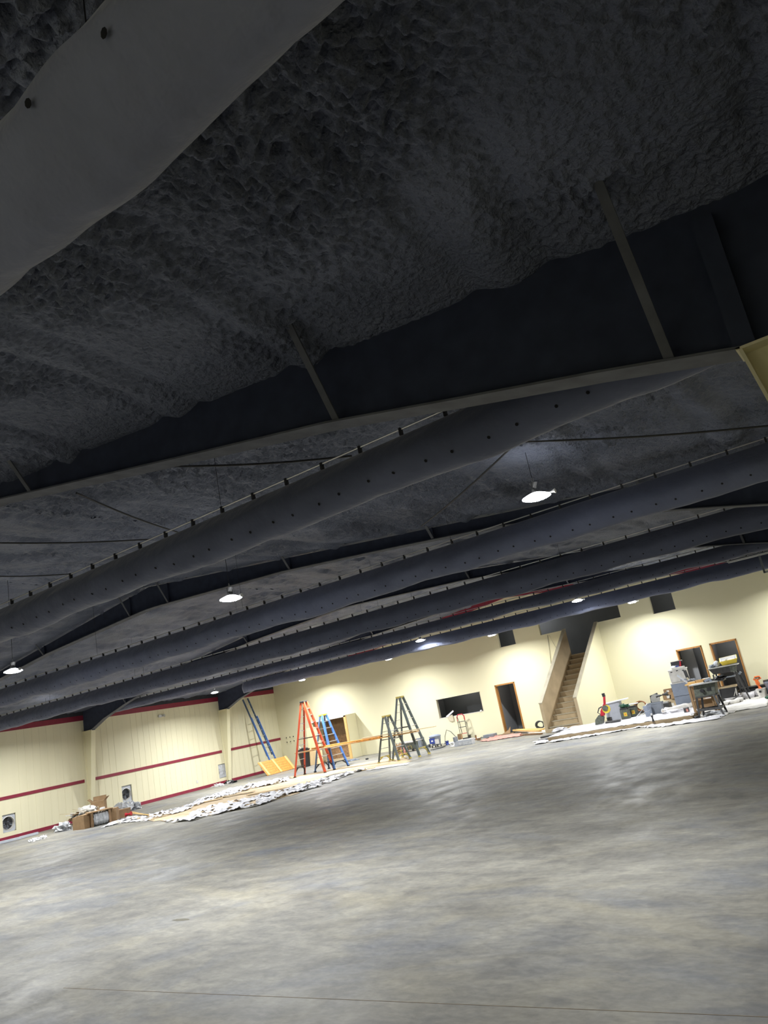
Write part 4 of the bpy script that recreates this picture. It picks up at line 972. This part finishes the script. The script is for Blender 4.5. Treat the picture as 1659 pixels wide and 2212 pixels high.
# right edge: white bucket with orange jug, blue grey bin, black bin
q = G(*c8(1600, 690)); t = thing('white_bucket', 'white bucket under the orange jug at the right edge', 'bucket', (q.x, q.y, 0))
MB().lathe([(.13, 0), (.16, .33), (.17, .33), (.17, .3), (.15, .3)], n=20).build('bucket_body', 'offwhite', t); MB().box(-.02, -.16, .2, .07, .02, .06).build('bucket_label', 'black', t)
t = thing('orange_cord', 'orange cord wound on a handle standing in the white bucket', 'cord', (q.x-.02, q.y, .28))
MB().tube([(0, 0, 0), (-.02, 0, .2), (-.05, 0, .36)], [.1, .07, .05], 12).build('cord_body', 'orange', t); MB().tube([(-.12, 0, .36), (-.06, 0, .44), (.08, 0, .44), (.12, 0, .38), (0, 0, .34), (-.12, 0, .36)], .028, 8).build('cord_loop', 'orange', t); MB().tube([(-.05, -.01, .4), (.1, -.01, .4)], .02, 6).build('grip', 'black', t)
t = thing('plastic_tub', 'blue grey plastic tub cut by the right edge beside the white bucket', 'tub', (q.x+.38, q.y+.15, 0)); MB().lathe([(.2, 0), (.26, .52), (.28, .52), (.28, .46), (.25, .46)], n=20).build('tub_body', 'grey_blue', t); MB().lathe([(.27, .52), (.27, .56), (.1, .58)], n=20).build('lid', 'black', t)
q2 = G(*c8(1640, 700)); o = MB().blob((q2.x+.1, q2.y-.1, .03), (.12, .08, .08), .3, 3, seed=31).build('green_scrap', 'mint'); tag(o, 'small green plastic piece in front of the white bucket', 'scrap')
q = G(*c8(1420, 640)); t = thing('floor_dome', 'dark half round cover on the floor by the right doorway', 'cover', (q.x, q.y, 0)); MB().lathe([(.2, 0), (.18, .1), (.12, .17), (.03, .2)], n=18).build('cover', 'dark', t, smooth=True); MB().cyl((0, 0, .19), .03, .04, 10).build('knob', 'black', t)
t = thing('dust_hose', 'grey hose rising in front of the right doorway', 'hose', (q.x-.25, q.y+.3, 0)); MB().tube([(0, 0, 0), (-.1, 0, .4), (-.12, 0, .75), (-.1, 0, .95)], .05, 10).build('hose', 'dark', t); MB().cyl((-.1, 0, .93), .06, .06, 12).build('nozzle', 'offwhite', t)

# ================================================================== MIDDLE CLUTTER
# hand truck
q = G(*c7(600, 440)); t = thing('hand_truck', 'dark hand truck with red looped handle below the low window', 'hand truck', (q.x, q.y+.1, 0), .25)
Ht = 1.12
for sx in (-1, 1): MB().tube([(sx*.17, 0, .05), (sx*.17, .02, Ht-.2)], .016, 8).build('frame_tube', 'black', t)
MB().tube([(-.17, .02, Ht-.25), (-.17, .02, Ht-.08), (-.1, .02, Ht+.02), (.1, .02, Ht+.02), (.17, .02, Ht-.08), (.17, .02, Ht-.25)], .024, 8).build('loop_handle', 'saw_red', t)
MB().tube([(-.14, -.02, Ht-.08), (-.05, -.14, Ht-.3), (-.05, -.1, .3)], .014, 8).build('curved_brace', 'black', t)
for z in (.3, .58, .82): MB().bar((-.17, .01, z), (.17, .01, z), .03, .025, (0, 0, 1)).build('crossbar', 'saw_red' if z == .3 else 'black', t)
MB().tube([(.22, .0, .05), (.24, .02, .72), (.2, .02, .78)], .013, 8).build('side_tube', 'black', t)
MB().box(0, -.12, .02, .4, .24, .015).build('toe_plate', 'dark', t)
for sx in (-1, 1): MB().tube([(sx*.2, .06, .11), (sx*.26, .06, .11)], .11, 18).build('wheel', 'black', t)
# shop vacuum
q = G(*c7(245, 560)); t = thing('shop_vacuum', 'grey shop vacuum with pale blue lid and dark blue front label', 'vacuum', (q.x, q.y+.1, .0), .1)
MB().lathe([(.2, .08), (.25, .42), (.26, .44)], n=22).build('drum', 'grey', t, smooth=False); MB().lathe([(.27, .44), (.27, .48), (.2, .52), (.08, .54)], n=22).build('lid', 'grey_blue', t)
MB().box(-.05, -.245, .18, .26, .04, .22).build('front_label', 'tool_blue', t); MB().box(-.04, -.27, .26, .09, .006, .06).build('label_patch', 'white', t)
MB().box(.15, -.2, .14, .14, .12, .2).build('side_bracket', 'offwhite', t)
for k in range(4): MB().cyl((.2*math.cos(k*1.57+.7), .2*math.sin(k*1.57+.7), 0), .035, .09, 10).build('caster', 'black', t)
MB().tube([(-.1, 0, .55), (-.22, 0, .68)], .012, 6).build('wand', 'grey_light', t)
o = MB().tube([G(*c7(180, 603))+Vector((0, 0, .03))]+[G(*c7(x, y))+Vector((0, 0, .03)) for x, y in ((260, 585), (340, 565), (370, 545))], .02, 6).build('hose', 'black'); tag(o, 'black hose lying on the floor in front of the grey shop vacuum', 'hose')
A_ = G(*c7(365, 520)); o = MB().tube([A_+Vector((0, 0, .03)), A_+Vector((.08, 0, .35)), A_+Vector((.22, 0, .6)), A_+Vector((.42, 0, .5)), A_+Vector((.62, 0, .25))], .014, 6).build('hose', 'dark'); tag(o, 'thin dark hose arching up between the vacuum and the hand truck', 'hose')
for k, (x, y, r_, h, m, lb) in enumerate(((105, 565, .07, .2, 'tool_blue', 'small blue can on the floor left of the shop vacuum'), (150, 570, .1, .14, 'grey', 'dull grey paint can left of the shop vacuum'), (385, 530, .09, .16, 'tool_blue', 'dark blue can right of the shop vacuum'), (755, 470, .04, .2, 'brown', 'narrow brown bottle on the film by the toolbox'), (445, 550, .1, .12, 'white', 'white lump of film wrapped tape left of the toolbox'))):
    q = G(*c7(x, y)); t = thing('can', lb, 'can', (q.x, q.y+.08, 0), 0, 'small cans along the far wall'); MB().cyl((0, 0, 0), r_, h, 14).build('can_body', m, t); MB().cyl((0, 0, h), r_*.8, .02, 14).build('can_lid', 'silver', t)
q = G(*c7(610, 535)); t = thing('tool_chest', 'long light grey open toolbox at the foot of the hand truck', 'toolbox', (q.x-.05, q.y+.15, 0), .12)
MB().box(0, 0, 0, .8, .3, .2).build('chest_body', 'grey_light', t); MB().box(.08, .02, .2, .62, .26, .03).build('chest_tray', 'offwhite', t); MB().box(-.36, -.02, .2, .08, .3, .18).build('end_panel', 'grey', t); MB().box(.1, -.155, .03, .6, .01, .12).build('front_panel', 'film_grey', t)
MB().box(.1, .05, .23, .3, .06, .05).build('hand_tools', 'black', t)
for k, (x, y, w_, h, m, lb) in enumerate(((545, 450, .17, .22, 'card', 'small brown carton on the open toolbox by the hand truck'), (785, 485, .14, .1, 'card_dark', 'small brown block on the floor right of the narrow brown bottle'), (930, 440, .5, .12, 'grey', 'flat grey patterned pack on the pinkish paper'))):
    q = G(*c7(x, y)) if k else G(*c7(600, 530)); o = MB().box(q.x+(-.15 if k == 0 else 0), q.y+.12, .235 if k == 0 else .03, w_, w_*.7, h).build('small_box', m, bevel=.005); tag(o, lb, 'box')
q = P(*c7(420, 185), YW-.03); t = thing('torn_drywall', 'torn white wallboard flap hanging below the left end of the low window', 'wallboard', q)
MB().prism([(-.18, 0, .1), (.3, -.06, .32), (.32, -.05, .26), (-.1, 0, .04)], (0, .02, 0)).build('white_strip', 'white', t); MB().prism([(-.12, 0, .06), (.2, -.02, .14), (.22, -.02, -.14), (.08, -.02, -.16), (-.05, 0, -.12)], (0, .015, 0)).build('paper_flap', 'tan_cap', t)
o = MB().box(P(*c7(825, 98), YW-.01).x, YW-.02, P(*c7(825, 98), YW-.01).z, .07, .04, .06).build('window_block', 'white'); tag(o, 'small white block on the right end of the low window sill', 'block')
# lumber and scraps by door 1
for k, (xa, ya, xb, yb, m, lb) in enumerate(((1245, 345, 1590, 385, 'pine_light', 'nearest pale stud of the lumber pile left of the stairs'), (1260, 338, 1640, 362, 'pine_light', 'farther pale stud of the lumber pile left of the stairs'), (1340, 410, 1600, 395, 'card_dark', 'dark underside board below the pale studs'))):
    A_, B_ = G(*c7(xa, ya)), G(*c7(xb, yb)); z = (.11, .11, .03)[k]; o = MB().bar(A_+Vector((0, 0, z)), B_+Vector((0, 0, z)), .12, .06, (0, 0, 1)).build('lumber', m); tag(o, lb, 'lumber', 'lumber left of the stairs')
q = G(*c7(1170, 375)); t = thing('cardboard_scrap', 'folded brown cardboard scrap at the foot of the left door', 'cardboard', (q.x, q.y, 0))
MB().prism([(-.35, 0, 0), (.1, 0, .0), (.12, .1, .28), (-.02, .1, .14)], (.0, .02, 0)).build('upright_fold', 'card', t); MB().box(-.05, -.05, 0, .7, .3, .02, .2).build('flat_fold', 'card_dark', t)
q = G(*c5(180, 1895)); t = thing('cable_coil', 'black cable coil on the floor against the left side of the stairs', 'cable', (q.x-.05, q.y+.2, 0))
for k in range(4): MB().tube([(.18*math.cos(a/14*6.283+k), .05*k-.1, .2+.16*math.sin(a/14*6.283+k)*(1-.08*k)) for a in range(15)], .022, 6).build('cable_loop', 'black', t)
b0 = G(*c5(265, 2025))
for k in range(3):
    o = MB().box(b0.x+.02*k, b0.y, .045*k, .5-.03*k, .4, .042, .15*k).build('board_offcut', ['dark', 'offwhite', 'black'][k], bevel=.004); tag(o, ['lowest dark', 'middle pale', 'topmost black'][k]+' panel of the small stack at the left end of the low platform', 'panel', 'panel stack at the platform end')
o = MB().blob((G(*c5(440, 1910), HP).x, G(*c5(440, 1910), HP).y, HP+.04), (.3, .15, .07), .6, 4, seed=33).build('plastic_film', 'film'); tag(o, 'bunched film on the platform at the foot of the stairs', 'plastic film')
# behind the grey ladders
q = G(*c3(1250, 740)); t = thing('cardboard_box', 'brown carton with grey side seen through the tall grey stepladder', 'box', (q.x, q.y+.2, 0), .1)
MB().box(-.1, 0, 0, .22, .4, .44).build('box_body', 'card', t); MB().box(.12, 0, 0, .22, .38, .46).build('side_panel', 'grey', t)
q = G(*c3(1150, 770)); t = thing('tool_cart', 'low dark cart with pale lid seen behind the grey stepladders', 'cart', (q.x, q.y+.3, 0), .12)
MB().box(0, 0, .08, .75, .4, .3).build('cart_body', 'tool_green', t); MB().box(0, 0, .38, .8, .45, .05).build('cart_lid', 'offwhite', t)
for sx in (-.3, .3): MB().tube([(sx, -.2, .06), (sx, -.24, .06)], .06, 12).build('wheel', 'black', t)
MB().tube([(.1, -.2, .1), (.1, -.26, .25), (.25, -.26, .25), (.25, -.2, .1)], .012, 6).build('handle', 'yellow_dull', t)
q = G(*c3(1075, 790)); o = MB().blob((q.x, q.y+.2, .15), (.3, .2, .28), .5, 3, seed=35).build('debris_bag', 'card'); tag(o, 'slumped brown debris bag behind the shorter grey stepladder', 'bag')
q = G(*c3(1140, 790)); o = MB().blob((q.x, q.y, .1), (.18, .15, .2), .5, 3, seed=36).build('debris_bag', 'rosin'); tag(o, 'small reddish bag between the two grey stepladders', 'bag')
o = MB().tube([G(*c3(1390, 750))+Vector((0, 0, .02)), G(*c3(1480, 725))+Vector((0, 0, .02))], .015, 6).build('hose', 'dark'); tag(o, 'short dark hose on the floor right of the tall grey stepladder', 'hose')

# ================================================================== LEFT PILE (by the third frame's column)
def lb_(px, py): return G(*c1(px, py))
def carton(pos, w_, d_, h, m, lb, rz=0, flaps=False, z=0, open_=False):
    t = thing('cardboard_box', lb, 'box', (pos[0], pos[1], z), rz, 'cartons in the pile by the column')
    MB().box(0, 0, 0, w_, d_, h).build('box_body', m, t)
    MB().box(0, 0, h-.001, w_*.96, d_*.1, .004).build('tape', 'tan', t)
    if flaps:
        for sx in (-1, 1): MB().bar((sx*w_/2, 0, h), (sx*(w_/2+.12), 0, h+.12), .012, d_, (0, 1, 0)).build('flap', m, t)
        MB().bar((0, d_/2, h), (0, d_/2+.05, h+.17), .012, w_, (1, 0, 0)).build('flap', m, t)
    return t
p1 = Vector((-25.75, 15.85, 0)); 
A_, B_ = lb_(610, 1475), lb_(750, 1460)
c = (A_+B_)/2; dr_ = (B_-A_); ang = math.atan2(dr_.y, dr_.x)
carton((c.x-.3*math.sin(ang)*-1*-1, c.y+.3, 0), dr_.length*.52, .5, .42, 'card', 'scuffed brown carton at the left end of the pile by the column', ang)
A2 = A_.lerp(B_, .78); carton((A2.x-.05, A2.y+.3, 0), .42, .5, .46, 'card', 'second brown carton from the left in the pile by the column', ang+.08)
A_, B_ = lb_(760, 1455), lb_(905, 1420); c = (A_+B_)/2; ang = math.atan2((B_-A_).y, (B_-A_).x); Lr = (B_-A_).length
t = thing('wrapped_bundle', 'bundle wrapped in shiny grey plastic between the brown cartons of the pile', 'bundle', (c.x, c.y+.3, 0), ang)
mb = MB(); nn = 16
mb.tube([(-Lr/2+Lr*k/nn, 0, .23) for k in range(nn+1)], [.22+.018*math.sin(k*2.3) for k in range(nn+1)], 14); mb.build('wrapped_roll', 'film_grey', t)
MB().box(-Lr/2-.03, 0, 0, .07, .48, .46).build('end_board', 'card_dark', t); MB().box(Lr/2+.03, 0, 0, .07, .48, .46).build('end_board', 'card_dark', t)
MB().box(0, .05, .47, Lr+.3, .5, .03).build('top_board', 'card', t)
A_, B_ = lb_(905, 1415), lb_(1000, 1395); c = (A_+B_)/2; ang = math.atan2((B_-A_).y, (B_-A_).x)
carton((c.x, c.y+.28, 0), (B_-A_).length, .45, .46, 'card', 'brown carton right of the shiny wrapped bundle', ang, flaps=False)
c = lb_(1040, 1370); carton((c.x, c.y+.35, 0), .42, .4, .3, 'card_dark', 'dark torn carton at the right end of the pile by the column', .7)
q = P(*c1(890, 1285), 18.2); carton((q.x, q.y, 0), .5, .4, .36, 'card', 'open topped brown carton perched highest on the pile by the column', .75, flaps=True, z=q.z-.02)
HB = q
t = thing('scrap_heap', 'mixed scrap heap that the cartons rest on beside the column', 'scrap heap', (q.x+.1, q.y-.2, 0))
mb = MB().blob((0, 0, .1), (1.3, .7, HB.z-.1), .35, 2, n=26, m=14, seed=41); mb.build('heap', 'card_dark', t)
MB().blob((.05, -.45, .45), (.5, .2, .15), .7, 3, n=20, seed=42, flat=False).build('pink_paper', 'offwhite', t)
for k in range(16):
    a = random.uniform(-1, 1); MB().box(a*.9, -.5+random.uniform(-.15, .15), .25+random.uniform(0, .2), .3, .2, .03, random.uniform(0, 3), random.uniform(-.5, .5), random.uniform(-.5, .5)).build('scrap_piece', random.choice(['card', 'tan', 'offwhite', 'dark']), t)
o = MB().tube([Vector((q.x+.3, q.y-.25, q.z+.05))+Vector((.06*math.cos(a*.6), 0, .12*math.sin(a*.6))) for a in range(12)], .01, 6).build('wire_loop', 'tan_cap'); tag(o, 'pale wire loop beside the open topped carton', 'wire')
o = MB().box(q.x+.36, q.y-.1, q.z-.1, .14, .2, .2, .6).build('white_pack', 'white', bevel=.02); tag(o, 'white pack wedged right of the open topped carton', 'pack')
for k, (xa, ya, xb, yb, lb) in enumerate(((535, 1325, 800, 1310, 'long thin strip sticking out left from the pile, lowest'), (650, 1280, 820, 1305, 'long thin strip sticking out left from the pile, uppermost'), (655, 1297, 830, 1307, 'long thin strip sticking out left from the pile, between the two others'))):
    A_ = P(*c1(xa, ya), 16.9); B_ = P(*c1(xb, yb), 17.6); o = MB().bar(A_, B_, .03, .012, (0, 0, 1)).build('thin_strip', 'tan'); tag(o, lb, 'strip', 'thin strips sticking out of the pile')
for k, (xa, ya, xb, yb, lb) in enumerate(((1020, 1298, 1415, 1335, 'long pale strip reaching right from the pile towards the floor paper'), (1180, 1318, 1400, 1345, 'shorter pale strip under the long one right of the pile'))):
    A_ = P(*c1(xa, ya), 18.9); B_ = G(*c1(xb, yb), .03); o = MB().bar(Vector((A_.x, A_.y, max(.05, A_.z))), B_, .05, .015, (0, 0, 1)).build('thin_strip', 'pine_light'); tag(o, lb, 'strip')
for k, (x, y, rx, ry, rz, m, lb) in enumerate(((565, 1470, .35, .25, .2, 'film_grey', 'small grey plastic bag left of the cardboard pile'), (1110, 1300, .5, .3, .26, 'film_grey', 'grey plastic bag right of the pile under the second fan'), (1195, 1280, .38, .25, .24, 'film_grey', 'second grey plastic bag against the red baseboard'), (1100, 1345, .28, .18, .12, 'film', 'white plastic bundle in front of the grey bags'))):
    q_ = G(*c1(x, y)); o = MB().blob((q_.x, q_.y, .08), (rx, ry, rz), .45, 3, n=18, seed=50+k).build('plastic_bag', m, smooth=False); tag(o, lb, 'bag', None)
q_ = G(*c1(1130, 1355)); o = MB().tube([(q_.x, q_.y, .1), (q_.x+.2, q_.y+.1, .12)], .08, 12).build('red_roll', 'saw_red'); tag(o, 'small red roll among white film right of the pile', 'roll')
q_ = G(*c1(525, 1478)); o = MB().blob((q_.x, q_.y, .03), (.22, .1, .07), .4, 3, seed=60).build('black_rag', 'black'); tag(o, 'flat black rag left of the cardboard pile', 'cloth')
q_ = G(*c1(1150, 1290)); o = MB().bar((q_.x-.9, q_.y-.35, .1), (q_.x, q_.y, .15), .25, .04, (0, 0, 1)).build('dark_board', 'card_dark'); tag(o, 'dark board under the grey plastic bags', 'board')
for k in range(9):
    x = 275+k*16; y = 1572-k*4.6+random.uniform(-4, 4); q_ = G(*c1(x, y)); o = MB().blob((q_.x, q_.y, .02), (.09, .07, .07), .6, 3, n=10, m=6, seed=70+k).build('crumpled_paper', 'white'); tag(o, ['leftmost', 'second', 'third', 'fourth', 'fifth', 'sixth', 'seventh', 'eighth', 'rightmost'][k]+' crumpled white scrap, counted from the left in the small row by the left wall', 'scrap', 'row of white scraps on the left floor')
for k, (xa, ya, xb, yb, w_, lb) in enumerate(((-120, 1620, 190, 1545, .14, 'wider grey channel lying along the left baseboard at the left edge'), (180, 1545, 340, 1503, .1, 'shorter grey channel continuing along the left baseboard'))):
    A_, B_ = G(*c1(xa, ya)), G(*c1(xb, yb)); o = MB().bar(A_+Vector((0, 0, .05)), B_+Vector((0, 0, .05)), w_, .08, (0, 0, 1)).build('metal_channel', 'grey_light'); tag(o, lb, 'channel')
q_ = G(*c1(190, 1525)); o = MB().box(q_.x-.1, q_.y, .08, .12, .14, .06).build('white_pack', 'white'); tag(o, 'small white pack at the joint of the grey channels', 'pack')
# bits at the foot of the farthest column
for k, (x, y, rx, m, lb) in enumerate(((380, 1070, .3, 'film', 'white crumpled film at the foot of the farthest column'), (410, 1050, .25, 'dark', 'dark rag among film at the foot of the farthest column'), (490, 1045, .22, 'film', 'small white film right of the farthest column'), (520, 1040, .14, 'black', 'small black scrap right of the farthest column'))):
    q_ = G(*c2(x, y)); q_.x = max(q_.x, XL+.45); o = MB().blob((q_.x, q_.y, .02), (rx, .15, .08), .7, 4, n=16, seed=80+k).build('scrap', m); tag(o, lb, 'scrap')
for k in range(26):
    x = random.uniform(1020, 1420); y = 1400-(x-1020)*.13+random.uniform(-30, 22); q_ = G(*c1(x, y)); s_ = random.uniform(.03, .08)
    o = MB().blob((q_.x, q_.y, .015), (s_, s_*.8, s_*.6), .6, 3, n=8, m=5, seed=90+k).build('paper_scrap', random.choice(['white', 'offwhite', 'tan'])); tag(o, 'tiny pale scrap scattered between the cardboard pile and the floor paper', 'scrap', 'tiny scraps right of the cardboard pile')
# ceiling track at the right
a_, b_ = P(1573, 1215, 22), P(1670, 1195, 22)
t = thing('ceiling_track', 'pale metal track hanging under the roof at the right edge', 'track', a_)
dd = b_-a_; dd.z = 0
MB().bar((0, 0, 0), dd*2, .06, .05, (0, 0, 1)).build('track_rail', 'white', t); MB().box(0, 0, 0, .05, .06, .17).build('end_bracket', 'white', t)
MB().bar((.79, 0, -.5), (.79, 0, .25), .05, .05, (1, 0, 0)).build('drop_hanger', 'grey', t); MB().bar((.79, 0, -.48), (2.2, 0, -.44), .05, .05, (0, 0, 1)).build('lower_rail', 'grey_light', t)
